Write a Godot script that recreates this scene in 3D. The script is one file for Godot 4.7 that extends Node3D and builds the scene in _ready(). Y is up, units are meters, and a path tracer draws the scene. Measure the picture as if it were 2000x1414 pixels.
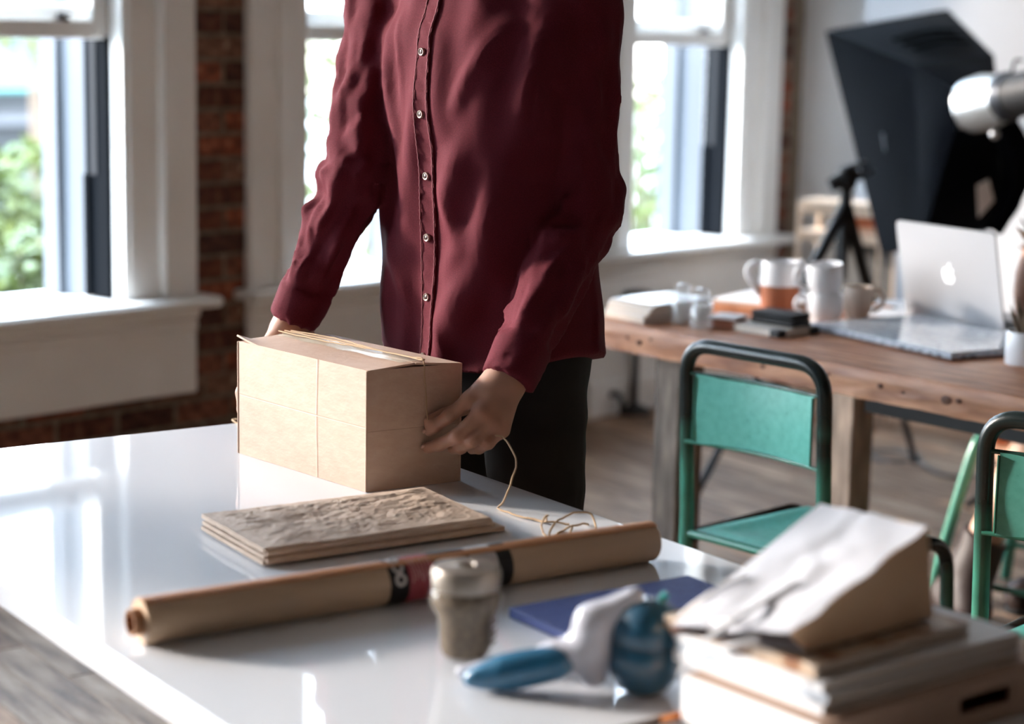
extends Node3D
# A workshop with sash windows: a man ties up a cardboard box on a white glossy table.
# World axes: the camera stands at x = 0, z = 0 and looks towards -z. Three turned frames are used:
# TF along the white table (x across it, z along it), DF along the wooden desk, WF along the window wall.

const TABLE_Y := 0.735
const DESK_Y := 0.74
var TF := Transform3D(Basis(Vector3(0.821, 0, -0.571), Vector3.UP, Vector3(0.571, 0, 0.821)), Vector3.ZERO)
var DF := Transform3D(Basis(Vector3(0.638, 0, 0.77), Vector3.UP, Vector3(-0.77, 0, 0.638)), Vector3(0.246, 0, -4.634))
var WF := Transform3D(Basis(Vector3(0.67944, 0, -0.73373), Vector3.UP, Vector3(0.73373, 0, 0.67944)), Vector3.ZERO)
var mats := {}
var used := {}


class MB:
	# collects triangles; outside faces are given counter-clockwise and turned at the end
	var v := PackedVector3Array()
	var n := PackedVector3Array()
	var c := PackedColorArray()
	var uv := PackedVector2Array()
	var ix := PackedInt32Array()
	var col := Color.WHITE

	func vert(p: Vector3, nn: Vector3, t := Vector2.ZERO) -> int:
		v.append(p)
		n.append(nn)
		c.append(col)
		uv.append(t)
		return v.size() - 1

	func tri(a: Vector3, b: Vector3, d: Vector3) -> void:
		var nn := (b - a).cross(d - a).normalized()
		var i := vert(a, nn)
		vert(b, nn)
		vert(d, nn)
		ix.append_array([i, i + 2, i + 1])

	func quad(a: Vector3, b: Vector3, d: Vector3, e: Vector3) -> void:
		var nn := (d - a).cross(e - b).normalized()
		var i := vert(a, nn, Vector2(0, 0))
		vert(b, nn, Vector2(1, 0))
		vert(d, nn, Vector2(1, 1))
		vert(e, nn, Vector2(0, 1))
		ix.append_array([i, i + 2, i + 1, i, i + 3, i + 2])

	func quad_out(a: Vector3, b: Vector3, d: Vector3, e: Vector3, mid: Vector3) -> void:
		if (d - a).cross(e - b).dot((a + b + d + e) * 0.25 - mid) < 0.0:
			quad(e, d, b, a)
		else:
			quad(a, b, d, e)

	func tri_out(a: Vector3, b: Vector3, d: Vector3, mid: Vector3) -> void:
		if (b - a).cross(d - a).dot((a + b + d) / 3.0 - mid) < 0.0:
			tri(a, d, b)
		else:
			tri(a, b, d)

	func box(xf: Transform3D, size: Vector3, bev := 0.002) -> void:
		# a box centred on xf whose edges are chamfered
		var h := size * 0.5
		var e: float = minf(bev, minf(h.x, minf(h.y, h.z)) * 0.8)
		var mid := xf.origin
		var f := func(s: Vector3, axis: int) -> Vector3:
			var q := Vector3(h.x - e, h.y - e, h.z - e)
			q[axis] = h[axis]
			return xf * (q * s)
		for k in 3:
			var i := (k + 1) % 3
			var j := (k + 2) % 3
			for s in [-1.0, 1.0]:
				var q := []
				for w in [[-1.0, -1.0], [1.0, -1.0], [1.0, 1.0], [-1.0, 1.0]]:
					var sg := Vector3.ZERO
					sg[k] = s
					sg[i] = w[0]
					sg[j] = w[1]
					q.append(f.call(sg, k))
				quad_out(q[0], q[1], q[2], q[3], mid)
			if e > 0.0:
				for s in [-1.0, 1.0]:
					for t in [-1.0, 1.0]:
						var a := Vector3.ZERO
						a[i] = s
						a[j] = t
						a[k] = -1.0
						var b := a
						b[k] = 1.0
						quad_out(f.call(a, i), f.call(b, i), f.call(b, j), f.call(a, j), mid)
		if e > 0.0:
			for x in [-1.0, 1.0]:
				for y in [-1.0, 1.0]:
					for z in [-1.0, 1.0]:
						var s := Vector3(x, y, z)
						tri_out(f.call(s, 0), f.call(s, 1), f.call(s, 2), mid)

	func span(lo: Vector3, hi: Vector3, bev := 0.002, xf := Transform3D()) -> void:
		box(xf * Transform3D(Basis(), (lo + hi) * 0.5), (hi - lo).abs(), bev)

	func ring(pts: PackedVector3Array, nrm: PackedVector3Array) -> int:
		var at := v.size()
		for i in pts.size():
			vert(pts[i], nrm[i])
		return at

	func skin(a: int, b: int, m: int, closed := true) -> void:
		# quads between two rings of m vertices
		for i in (m if closed else m - 1):
			var j := (i + 1) % m
			ix.append_array([a + i, b + j, a + j, a + i, b + i, b + j])

	func tube(pts: Array, rad: Variant, segs := 10, caps := true, tint: Variant = null, flat := 1.0) -> void:
		# a round bar along a path; rad is a number or an array
		var m := pts.size()
		var tan0: Vector3 = (pts[1] - pts[0]).normalized()
		var side := tan0.cross(Vector3.UP if absf(tan0.y) < 0.9 else Vector3.RIGHT).normalized()
		var last := -1
		for k in m:
			var p: Vector3 = pts[k]
			var t: Vector3 = (pts[mini(k + 1, m - 1)] - pts[maxi(k - 1, 0)]).normalized()
			side = (side - t * side.dot(t)).normalized()
			var up := t.cross(side)
			var r: float = rad[k] if rad is Array else rad
			var ps := PackedVector3Array()
			var ns := PackedVector3Array()
			for i in segs:
				var an := TAU * i / segs
				var d := side * cos(an) + up * sin(an) * flat
				ps.append(p + d * r)
				ns.append(d.normalized())
			if tint != null:
				col = tint.call(p)
			var at := ring(ps, ns)
			if last >= 0:
				skin(last, at, segs)
			if caps and (k == 0 or k == m - 1):
				var nn := -t if k == 0 else t
				var cc := vert(p, nn)
				var q := ring(ps, _same(nn, segs))
				for i in segs:
					var j := (i + 1) % segs
					if k == 0:
						ix.append_array([cc, q + i, q + j])
					else:
						ix.append_array([cc, q + j, q + i])
			last = at

	func _same(nn: Vector3, m: int) -> PackedVector3Array:
		var a := PackedVector3Array()
		a.resize(m)
		a.fill(nn)
		return a

	func lathe(prof: Array, segs := 24, xf := Transform3D(), squash := Vector2.ONE) -> void:
		# prof: Vector2(radius, height), from the bottom of the outside over the top
		for k in prof.size() - 1:
			var a: Vector2 = prof[k]
			var b: Vector2 = prof[k + 1]
			if a.distance_to(b) < 0.00001:
				continue
			var d := (b - a).normalized()
			var na := Vector2(d.y, -d.x)
			var nb := na
			if k > 0:
				var pd: Vector2 = (prof[k] - prof[k - 1]).normalized()
				if pd.dot(d) > 0.6:
					na = (na + Vector2(pd.y, -pd.x)).normalized()
			if k < prof.size() - 2:
				var nd: Vector2 = (prof[k + 2] - prof[k + 1]).normalized()
				if nd.dot(d) > 0.6:
					nb = (nb + Vector2(nd.y, -nd.x)).normalized()
			var at := v.size()
			for i in segs + 1:
				var an := TAU * i / segs
				var cs := cos(an) * squash.x
				var sn := sin(an) * squash.y
				vert(xf * Vector3(a.x * cs, a.y, a.x * sn), (xf.basis * Vector3(na.x * cs, na.y, na.x * sn)).normalized(), Vector2(1.0 - float(i) / segs, 0))
				vert(xf * Vector3(b.x * cs, b.y, b.x * sn), (xf.basis * Vector3(nb.x * cs, nb.y, nb.x * sn)).normalized(), Vector2(1.0 - float(i) / segs, 1))
			for i in segs:
				var o := at + i * 2
				ix.append_array([o, o + 2, o + 1, o + 1, o + 2, o + 3])

	func prism(poly: PackedVector2Array, depth: float, xf: Transform3D) -> void:
		# an outline in x and y, extruded along z by depth about the middle
		var tris := Geometry2D.triangulate_polygon(poly)
		var h := depth * 0.5
		var ccw := not Geometry2D.is_polygon_clockwise(poly)
		for k in range(0, tris.size(), 3):
			var a := poly[tris[k]]
			var b := poly[tris[k + 1]]
			var d := poly[tris[k + 2]]
			if (b - a).cross(d - a) < 0.0:
				var w := b
				b = d
				d = w
			tri(xf * Vector3(a.x, a.y, h), xf * Vector3(b.x, b.y, h), xf * Vector3(d.x, d.y, h))
			tri(xf * Vector3(a.x, a.y, -h), xf * Vector3(d.x, d.y, -h), xf * Vector3(b.x, b.y, -h))
		for i in poly.size():
			var a := poly[i]
			var b := poly[(i + 1) % poly.size()]
			if not ccw:
				var w := a
				a = b
				b = w
			quad(xf * Vector3(a.x, a.y, -h), xf * Vector3(b.x, b.y, -h), xf * Vector3(b.x, b.y, h), xf * Vector3(a.x, a.y, h))

	func sheet(nu: int, nv: int, f: Callable, thick: float) -> void:
		# a surface f(u, v) with a back and rims, smooth; f's u x v points outwards
		var p := []
		for i in nu + 1:
			for j in nv + 1:
				p.append(f.call(float(i) / nu, float(j) / nv))
		var nr := []
		var w := nv + 1
		for i in nu + 1:
			for j in w:
				var du: Vector3 = p[mini(i + 1, nu) * w + j] - p[maxi(i - 1, 0) * w + j]
				var dv: Vector3 = p[i * w + mini(j + 1, nv)] - p[i * w + maxi(j - 1, 0)]
				nr.append(du.cross(dv).normalized())
		var at := v.size()
		for i in nu + 1:
			for j in w:
				vert(p[i * w + j], nr[i * w + j], Vector2(float(i) / nu, 1.0 - float(j) / nv))
		var back := v.size()
		for i in nu + 1:
			for j in w:
				vert(p[i * w + j] - nr[i * w + j] * thick, -nr[i * w + j], Vector2(float(i) / nu, 1.0 - float(j) / nv))
		for i in nu:
			for j in nv:
				var o := i * w + j
				ix.append_array([at + o, at + o + w + 1, at + o + w, at + o, at + o + 1, at + o + w + 1])
				ix.append_array([back + o, back + o + w, back + o + w + 1, back + o, back + o + w + 1, back + o + 1])
		for i in nu:
			for j in [0, nv]:
				var a: int = i * w + j
				_rim(p, nr, a, a + w, thick, j == 0)
		for j in nv:
			for i in [0, nu]:
				var a: int = i * w + j
				_rim(p, nr, a, a + 1, thick, i != 0)

	func _rim(p: Array, nr: Array, a: int, b: int, t: float, fwd: bool) -> void:
		var A: Vector3 = p[a]
		var B: Vector3 = p[b]
		var C: Vector3 = B - nr[b] * t
		var D: Vector3 = A - nr[a] * t
		if fwd:
			quad(A, D, C, B)
		else:
			quad(B, C, D, A)

	func ball(mid: Vector3, r: Vector3, segs := 16) -> void:
		var prof := []
		for k in segs / 2 + 1:
			var t := -PI / 2 + PI * k / (segs / 2)
			prof.append(Vector2(cos(t), sin(t)))
		lathe(prof, segs, Transform3D(Basis.from_scale(r), mid))

	func commit() -> ArrayMesh:
		var m := ArrayMesh.new()
		if ix.is_empty():
			return m
		var a := []
		a.resize(Mesh.ARRAY_MAX)
		a[Mesh.ARRAY_VERTEX] = v
		a[Mesh.ARRAY_NORMAL] = n
		a[Mesh.ARRAY_COLOR] = c
		a[Mesh.ARRAY_TEX_UV] = uv
		a[Mesh.ARRAY_INDEX] = ix
		m.add_surface_from_arrays(Mesh.PRIMITIVE_TRIANGLES, a)
		return m


# ---------- surface nets ----------
func nets(mb: MB, f: Callable, lo: Vector3, hi: Vector3, cell: float, tint: Variant = null) -> void:
	# meshes the surface f = 0 inside the box lo..hi; blocks of cells away from the surface are skipped
	var nx := int(ceil((hi.x - lo.x) / cell)) + 1
	var ny := int(ceil((hi.y - lo.y) / cell)) + 1
	var nz := int(ceil((hi.z - lo.z) / cell)) + 1
	var g := PackedFloat32Array()
	g.resize(nx * ny * nz)
	g.fill(1e9)
	var B := 6
	var blocks := []
	var reach := cell * (B + 1) * 0.87 + 0.012
	for bx in range(0, nx - 1, B):
		for by in range(0, ny - 1, B):
			for bz in range(0, nz - 1, B):
				var mid := lo + Vector3(bx + B * 0.5, by + B * 0.5, bz + B * 0.5) * cell
				if absf(f.call(mid)) < reach:
					blocks.append(Vector3i(bx, by, bz))
	var sy := nx
	var sz := nx * ny
	for b in blocks:
		for z in range(b.z, mini(b.z + B + 1, nz)):
			for y in range(b.y, mini(b.y + B + 1, ny)):
				for x in range(b.x, mini(b.x + B + 1, nx)):
					var i: int = x + y * sy + z * sz
					if g[i] > 1e8:
						g[i] = f.call(lo + Vector3(x, y, z) * cell)
	var where := {}
	var base := mb.v.size()
	var corner := [0, 1, sy, sy + 1, sz, sz + 1, sz + sy, sz + sy + 1]
	var edges := [[0, 1], [2, 3], [4, 5], [6, 7], [0, 2], [1, 3], [4, 6], [5, 7], [0, 4], [1, 5], [2, 6], [3, 7]]
	for b in blocks:
		for z in range(b.z, mini(b.z + B, nz - 1)):
			for y in range(b.y, mini(b.y + B, ny - 1)):
				for x in range(b.x, mini(b.x + B, nx - 1)):
					var i: int = x + y * sy + z * sz
					var s0 := g[i] < 0.0
					if (g[i + 1] < 0.0) == s0 and (g[i + sy] < 0.0) == s0 and (g[i + sz] < 0.0) == s0 and (g[i + sy + 1] < 0.0) == s0 and (g[i + sz + 1] < 0.0) == s0 and (g[i + sz + sy] < 0.0) == s0 and (g[i + sz + sy + 1] < 0.0) == s0:
						continue
					if where.has(i):
						continue
					var sum := Vector3.ZERO
					var cnt := 0
					for e in edges:
						var d0 := g[i + corner[e[0]]]
						var d1 := g[i + corner[e[1]]]
						if (d0 < 0.0) != (d1 < 0.0):
							var t := d0 / (d0 - d1)
							var a0 := Vector3(e[0] & 1, (e[0] >> 1) & 1, e[0] >> 2)
							var a1 := Vector3(e[1] & 1, (e[1] >> 1) & 1, e[1] >> 2)
							sum += a0.lerp(a1, t)
							cnt += 1
					var p := lo + (Vector3(x, y, z) + sum / cnt) * cell
					if tint != null:
						mb.col = tint.call(p)
					where[i] = mb.vert(p, Vector3.ZERO)
	for i in where:
		var s0: bool = g[i] < 0.0
		for ax in 3:
			var st: int = [1, sy, sz][ax]
			if (g[i + st] < 0.0) == s0:
				continue
			var u: int = [sy, sz, 1][ax]
			var w: int = [sz, 1, sy][ax]
			if not (where.has(i - u) and where.has(i - w) and where.has(i - u - w)):
				continue
			var a: int = where[i]
			var b: int = where[i - u]
			var c: int = where[i - u - w]
			var d: int = where[i - w]
			var k := [a, c, b, a, d, c] if s0 else [a, b, c, a, c, d]
			mb.ix.append_array(PackedInt32Array(k))
			var nn := (mb.v[k[2]] - mb.v[k[0]]).cross(mb.v[k[1]] - mb.v[k[0]])
			for q in [a, b, c, d]:
				mb.n[q] += nn
	for q in range(base, mb.n.size()):
		mb.n[q] = mb.n[q].normalized()


func seg(p: Vector3, a: Vector3, b: Vector3, ra: float, rb: float) -> float:
	var ab := b - a
	var t := clampf((p - a).dot(ab) / ab.length_squared(), 0.0, 1.0)
	return p.distance_to(a + ab * t) - lerpf(ra, rb, t)


func smin(a: float, b: float, k: float) -> float:
	var h := maxf(k - absf(a - b), 0.0) / k
	return minf(a, b) - h * h * k * 0.25


func egg(p: Vector3, m: Vector3, r: Vector3) -> float:
	var q := (p - m) / r
	var l := q.length()
	if l < 0.0001:
		return -r.x
	return l * (l - 1.0) / (q / r).length()


# ---------- things, parts, materials ----------
func numbered(called: String) -> String:
	var k: int = used.get(called, -1) + 1
	used[called] = k
	return called if k == 0 else "%s_%03d" % [called, k]


func thing(called: String, label: String, category: String, at := Transform3D(), group := "") -> Node3D:
	var o := Node3D.new()
	o.name = numbered(called)
	o.transform = at
	add_child(o)
	metas(o, label, category, group)
	return o


func metas(o: Node, label: String, category: String, group := "") -> void:
	o.set_meta("label", label)
	o.set_meta("category", category)
	if group != "":
		o.set_meta("group", group)


func part(called: String, mb: MB, m: Material, parent: Node, label := "") -> MeshInstance3D:
	var o := MeshInstance3D.new()
	o.name = called
	o.mesh = mb.commit()
	o.material_override = m
	parent.add_child(o, true)
	if label != "":
		o.set_meta("label", label)
	return o


func single(called: String, mb: MB, m: Material, label: String, category: String, at := Transform3D(), group := "") -> MeshInstance3D:
	var o := MeshInstance3D.new()
	o.name = numbered(called)
	o.mesh = mb.commit()
	o.material_override = m
	o.transform = at
	add_child(o)
	metas(o, label, category, group)
	return o


func struct(called: String, mb: MB, m: Material, label: String, at := Transform3D()) -> MeshInstance3D:
	var o := MeshInstance3D.new()
	o.name = called
	o.mesh = mb.commit()
	o.material_override = m
	o.transform = at
	add_child(o, true)
	o.set_meta("kind", "structure")
	o.set_meta("label", label)
	return o


func noise(sd: int, freq: float, oct := 4, kind := FastNoiseLite.TYPE_SIMPLEX_SMOOTH) -> FastNoiseLite:
	var f := FastNoiseLite.new()
	f.seed = sd
	f.frequency = freq
	f.fractal_octaves = oct
	f.noise_type = kind
	return f


func ntex(f: FastNoiseLite, stops: Array, size := 512, bump := 0.0) -> NoiseTexture2D:
	# stops: [offset, colour, offset, colour ...]
	var t := NoiseTexture2D.new()
	t.width = size
	t.height = size
	t.seamless = true
	t.noise = f
	if bump > 0.0:
		t.as_normal_map = true
		t.bump_strength = bump
	elif stops.size():
		var r := Gradient.new()
		var o := PackedFloat32Array()
		var c := PackedColorArray()
		for k in range(0, stops.size(), 2):
			o.append(stops[k])
			c.append(stops[k + 1])
		r.offsets = o
		r.colors = c
		t.color_ramp = r
	return t


func mat(key: String, color: Color, rough := 0.6, metal := 0.0) -> StandardMaterial3D:
	if mats.has(key):
		return mats[key]
	var m := StandardMaterial3D.new()
	m.resource_name = key
	m.albedo_color = color
	m.roughness = rough
	m.metallic = metal
	mats[key] = m
	return m


func tex_mat(key: String, t: Texture2D, scale: Vector3, rough := 0.6, nrm: Texture2D = null, nstr := 0.5, metal := 0.0) -> StandardMaterial3D:
	if mats.has(key):
		return mats[key]
	var m := mat(key, Color.WHITE, rough, metal)
	m.albedo_texture = t
	m.uv1_triplanar = true
	m.uv1_scale = scale
	if nrm:
		m.normal_enabled = true
		m.normal_texture = nrm
		m.normal_scale = nstr
	return m


func tinted(m: StandardMaterial3D, key: String, c: Color, off := Vector3.ZERO) -> StandardMaterial3D:
	var r: StandardMaterial3D = m.duplicate()
	r.resource_name = key
	r.albedo_color = c
	r.uv1_offset = off
	mats[key] = r
	return r


func hexc(s: String) -> Color:
	return Color.html(s)


func curve(pts: Array, step := 0.01) -> Array:
	# a smooth path through the points
	var c := Curve3D.new()
	c.bake_interval = step
	for k in pts.size():
		var a: Vector3 = pts[maxi(k - 1, 0)]
		var b: Vector3 = pts[mini(k + 1, pts.size() - 1)]
		var t := (b - a) / 6.0
		c.add_point(pts[k], -t, t)
	return Array(c.get_baked_points())


func bent(pts: Array, r: float, n := 6) -> Array:
	# a path of straight runs whose corners are rounded with the radius r
	var out := [pts[0]]
	for k in range(1, pts.size() - 1):
		var p: Vector3 = pts[k]
		var a: Vector3 = (pts[k - 1] - p).normalized()
		var b: Vector3 = (pts[k + 1] - p).normalized()
		for i in n + 1:
			var t := float(i) / n
			var q0 := p + a * r * (1.0 - t)
			var q1 := p + b * r * t
			out.append(q0.lerp(q1, t))
	out.append(pts[-1])
	return out


func _ready() -> void:
	# camera
	var cam := Camera3D.new()
	cam.name = "camera"
	var lens := CameraAttributesPhysical.new()
	lens.frustum_focal_length = 65.79
	lens.frustum_focus_distance = 3.08
	lens.exposure_aperture = 2.3
	lens.frustum_near = 0.05
	lens.frustum_far = 200.0
	cam.attributes = lens
	cam.fov = 20.68
	cam.near = 0.05
	cam.far = 200.0
	cam.transform = Transform3D(Basis(Vector3(0.99982, 0.01893, -0.00317), Vector3(-0.0192, 0.9861, -0.16502), Vector3(0, 0.16505, 0.98629)).orthonormalized(), Vector3(0, 1.42, 0))
	add_child(cam)
	# bright hazy sky, no sun disc in the room
	var env := Environment.new()
	var sky := Sky.new()
	var sm := ProceduralSkyMaterial.new()
	sm.sky_top_color = Color(0.80, 0.90, 1.0)
	sm.sky_horizon_color = Color(0.95, 0.98, 1.0)
	sm.ground_horizon_color = Color(0.72, 0.72, 0.70)
	sm.ground_bottom_color = Color(0.45, 0.45, 0.43)
	sm.sky_energy_multiplier = 1.0
	sm.ground_energy_multiplier = 1.0
	sky.sky_material = sm
	env.background_mode = Environment.BG_SKY
	env.sky = sky
	env.background_energy_multiplier = SKY
	env.tonemap_mode = Environment.TONE_MAPPER_LINEAR
	env.tonemap_exposure = 1.22
	env.sdfgi_enabled = true
	env.ssao_enabled = true
	env.ssil_enabled = true
	var we := WorldEnvironment.new()
	we.name = "world_environment"
	we.environment = env
	add_child(we)
	# the sun, high and hazy, comes in through the window wall
	var sun := DirectionalLight3D.new()
	sun.name = "sun"
	sun.light_color = Color(1.0, 0.955, 0.91)
	sun.light_energy = SUN
	sun.light_angular_distance = 5.0
	sun.shadow_enabled = true
	sun.transform = Transform3D(Basis.looking_at(SUN_DIR.normalized(), Vector3.UP), Vector3.ZERO)
	add_child(sun)

	materials()
	room()
	outside()
	white_table()
	man()
	on_table()
	desk()
	chairs()
	studio()
	seated_person()
	settle()


func bounds(o: Node3D, xf: Transform3D, box: Array) -> void:
	if o is MeshInstance3D and o.mesh and o.mesh.get_surface_count() > 0:
		var a: AABB = xf * o.mesh.get_aabb()
		box[0] = a if box.is_empty() or box[0] == null else (box[0] as AABB).merge(a)
	for c in o.get_children():
		if c is Node3D:
			bounds(c, xf * (c as Node3D).transform, box)


func settle() -> void:
	# moves the origin of every thing to the middle of its base, its parts staying where they are
	for o in get_children():
		if not (o is Node3D) or o is MeshInstance3D or not o.has_meta("category"):
			continue
		var box := [null]
		bounds(o, o.transform, box)
		if box[0] == null:
			continue
		var a: AABB = box[0]
		var base := a.position + Vector3(a.size.x * 0.5, 0, a.size.z * 0.5)
		var by: Vector3 = o.transform.basis.inverse() * (base - o.position)
		o.position = base
		for c in o.get_children():
			if c is Node3D:
				c.position -= by


const SKY := 21.0
const SUN := 2.7
const SUN_DIR := Vector3(0.95, -0.27, 0.34)


func materials() -> void:
	# wood grain along x
	var grain := noise(3, 0.012, 5)
	grain.domain_warp_enabled = true
	grain.domain_warp_amplitude = 18.0
	var fine := ntex(noise(9, 0.05, 3), [], 256, 3.0)
	tex_mat("desk_wood", ntex(grain, [0.0, hexc("6e412b"), 0.35, hexc("9b6445"), 0.6, hexc("b17855"), 0.85, hexc("c58e6a"), 1.0, hexc("834f37")]), Vector3(0.55, 3.4, 3.4), 0.5, fine, 0.3)
	tex_mat("floor_wood", ntex(noise(5, 0.011, 5), [0.0, hexc("6a4e3c"), 0.4, hexc("95745a"), 0.65, hexc("ab896d"), 1.0, hexc("c09f83")]), Vector3(3.0, 3.0, 0.5), 0.62, fine, 0.25)
	for k in 6:
		var tone: float = [0.86, 1.0, 0.93, 0.76, 1.08, 0.9][k]
		var warm: float = [0.0, 0.03, -0.03, 0.04, -0.02, 0.0][k]
		tinted(mats.floor_wood, "floor_wood_%d" % k, Color(tone * (1.0 + warm), tone, tone * (1.0 - warm)), Vector3(0.37 * k, 0.21 * k, 0.53 * k))
	tex_mat("grey_wood", ntex(noise(6, 0.015, 4), [0.0, hexc("3e342d"), 0.5, hexc("63564b"), 1.0, hexc("85766a")]), Vector3(4.0, 0.7, 4.0), 0.6, fine, 0.25)
	tex_mat("pale_wood", ntex(noise(8, 0.02, 3), [0.0, hexc("e6c8ac"), 1.0, hexc("f6e2cc")]), Vector3(0.8, 5.0, 5.0), 0.5)
	# bricks
	var pit := ntex(noise(12, 0.035, 4), [], 256, 6.0)
	tex_mat("brick", ntex(noise(13, 0.02, 4), [0.0, hexc("45261b"), 0.4, hexc("70402e"), 0.7, hexc("875540"), 1.0, hexc("b08b72")], 256), Vector3(4, 4, 4), 0.9, pit, 0.8)
	for k in 6:
		var c: Color = [Color(1, 1, 1), Color(0.78, 0.74, 0.72), Color(1.12, 1.0, 0.92), Color(0.9, 0.82, 0.74), Color(0.66, 0.66, 0.68), Color(1.0, 1.15, 1.2)][k]
		tinted(mats.brick, "brick_%d" % k, c, Vector3(0.31 * k, 0.17 * k, 0.23 * k))
	tex_mat("mortar", ntex(noise(14, 0.03, 4), [0.0, hexc("5c5044"), 1.0, hexc("93836f")], 256), Vector3(3, 3, 3), 0.95)
	# painted things
	tex_mat("white_paint", ntex(noise(15, 0.008, 3), [0.0, hexc("ece9e4"), 1.0, hexc("f5f3ef")], 256), Vector3(1, 1, 1), 0.42)
	tex_mat("plaster", ntex(noise(16, 0.008, 4), [0.0, hexc("dddcdb"), 1.0, hexc("e7e6e5")], 256), Vector3(0.7, 0.7, 0.7), 0.85)
	mat("reveal", hexc("4a4f56"), 0.8)
	mat("black_track", hexc("121417"), 0.95).metallic_specular = 0.1
	mat("bronze", hexc("33261c"), 0.4, 0.7)
	mat("dark_brick_room", hexc("5c4c42"), 0.9)
	mat("ceiling_wood", hexc("a59a8f"), 0.8)
	var pane := mat("pane", Color(0.95, 0.98, 1.0, 0.06), 0.02)
	pane.transparency = BaseMaterial3D.TRANSPARENCY_ALPHA
	# table
	var gloss := mat("gloss_white", hexc("e4e6ea"), 0.035)
	gloss.metallic_specular = 0.5
	# card and paper
	var fibre := ntex(noise(21, 0.06, 4), [], 512, 2.0)
	tex_mat("card", ntex(noise(22, 0.02, 5), [0.0, hexc("ba9b86"), 0.5, hexc("bfa18d"), 1.0, hexc("c5a996")]), Vector3(2.2, 5, 2.2), 0.72, fibre, 0.25)
	tex_mat("card_dark", ntex(noise(23, 0.02, 5), [0.0, hexc("8a5f40"), 1.0, hexc("a87a56")], 256), Vector3(3, 3, 3), 0.75)
	tex_mat("kraft", ntex(noise(24, 0.02, 5), [0.0, hexc("b89d86"), 0.5, hexc("c4aa94"), 1.0, hexc("d0b8a2")]), Vector3(3, 3, 3), 0.65, fibre, 0.5)
	tex_mat("kraft_roll", ntex(noise(25, 0.02, 3), [0.0, hexc("c2a486"), 1.0, hexc("cfb294")], 256), Vector3(0.6, 8, 8), 0.45)
	mat("white_paper", hexc("eeedee"), 0.7)
	mat("page_edge", hexc("c9bcae"), 0.85)
	mat("twine", hexc("b79b7c"), 0.9)
	mat("black_matte", hexc("131315"), 0.6)
	mat("black_cloth", hexc("080b12"), 0.9).metallic_specular = 0.15
	mat("skylit_cloth", hexc("23282d"), 0.9).metallic_specular = 0.2  # softbox cloth lightened for the top panel: daylight from above painted in
	var bag: StandardMaterial3D = mat("bag_white", hexc("c6c6cb"), 0.75)
	bag.backlight_enabled = true
	bag.backlight = Color(0.35, 0.33, 0.3)
	mat("steel", hexc("b9bbbd"), 0.28, 0.9)
	mat("rubber", hexc("0d0d0e"), 0.7)
	var pn := tex_mat("green_panel", ntex(noise(31, 0.03, 4), [0.0, hexc("3a8474"), 0.12, hexc("5bb0a0"), 0.5, hexc("64baaa"), 1.0, hexc("6ec3b4")]), Vector3(2.5, 2.5, 2.5), 0.38)
	pn.metallic_specular = 0.5
	var gt := mat("green_tube", Color.WHITE, 0.27)
	gt.vertex_color_use_as_albedo = true
	var glass := mat("clear_glass", Color(0.93, 0.96, 0.95, 0.03), 0.03)
	glass.metallic_specular = 0.32
	glass.transparency = BaseMaterial3D.TRANSPARENCY_ALPHA
	var jar := mat("jar_glass", Color(0.93, 0.96, 0.97, 0.16), 0.03)
	jar.transparency = BaseMaterial3D.TRANSPARENCY_ALPHA
	mat("ceramic", hexc("e6e6e8"), 0.25)


# ---------- the room ----------
const IN := -4.73
const OUT := -5.08
const TOP := 3.45
const SILL := 0.62
const HEAD := 3.0
const OPEN := [[-0.85, 0.22], [0.47, 1.75], [2.75, 3.45], [4.117, 4.803], [5.725, 6.411]]


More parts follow.
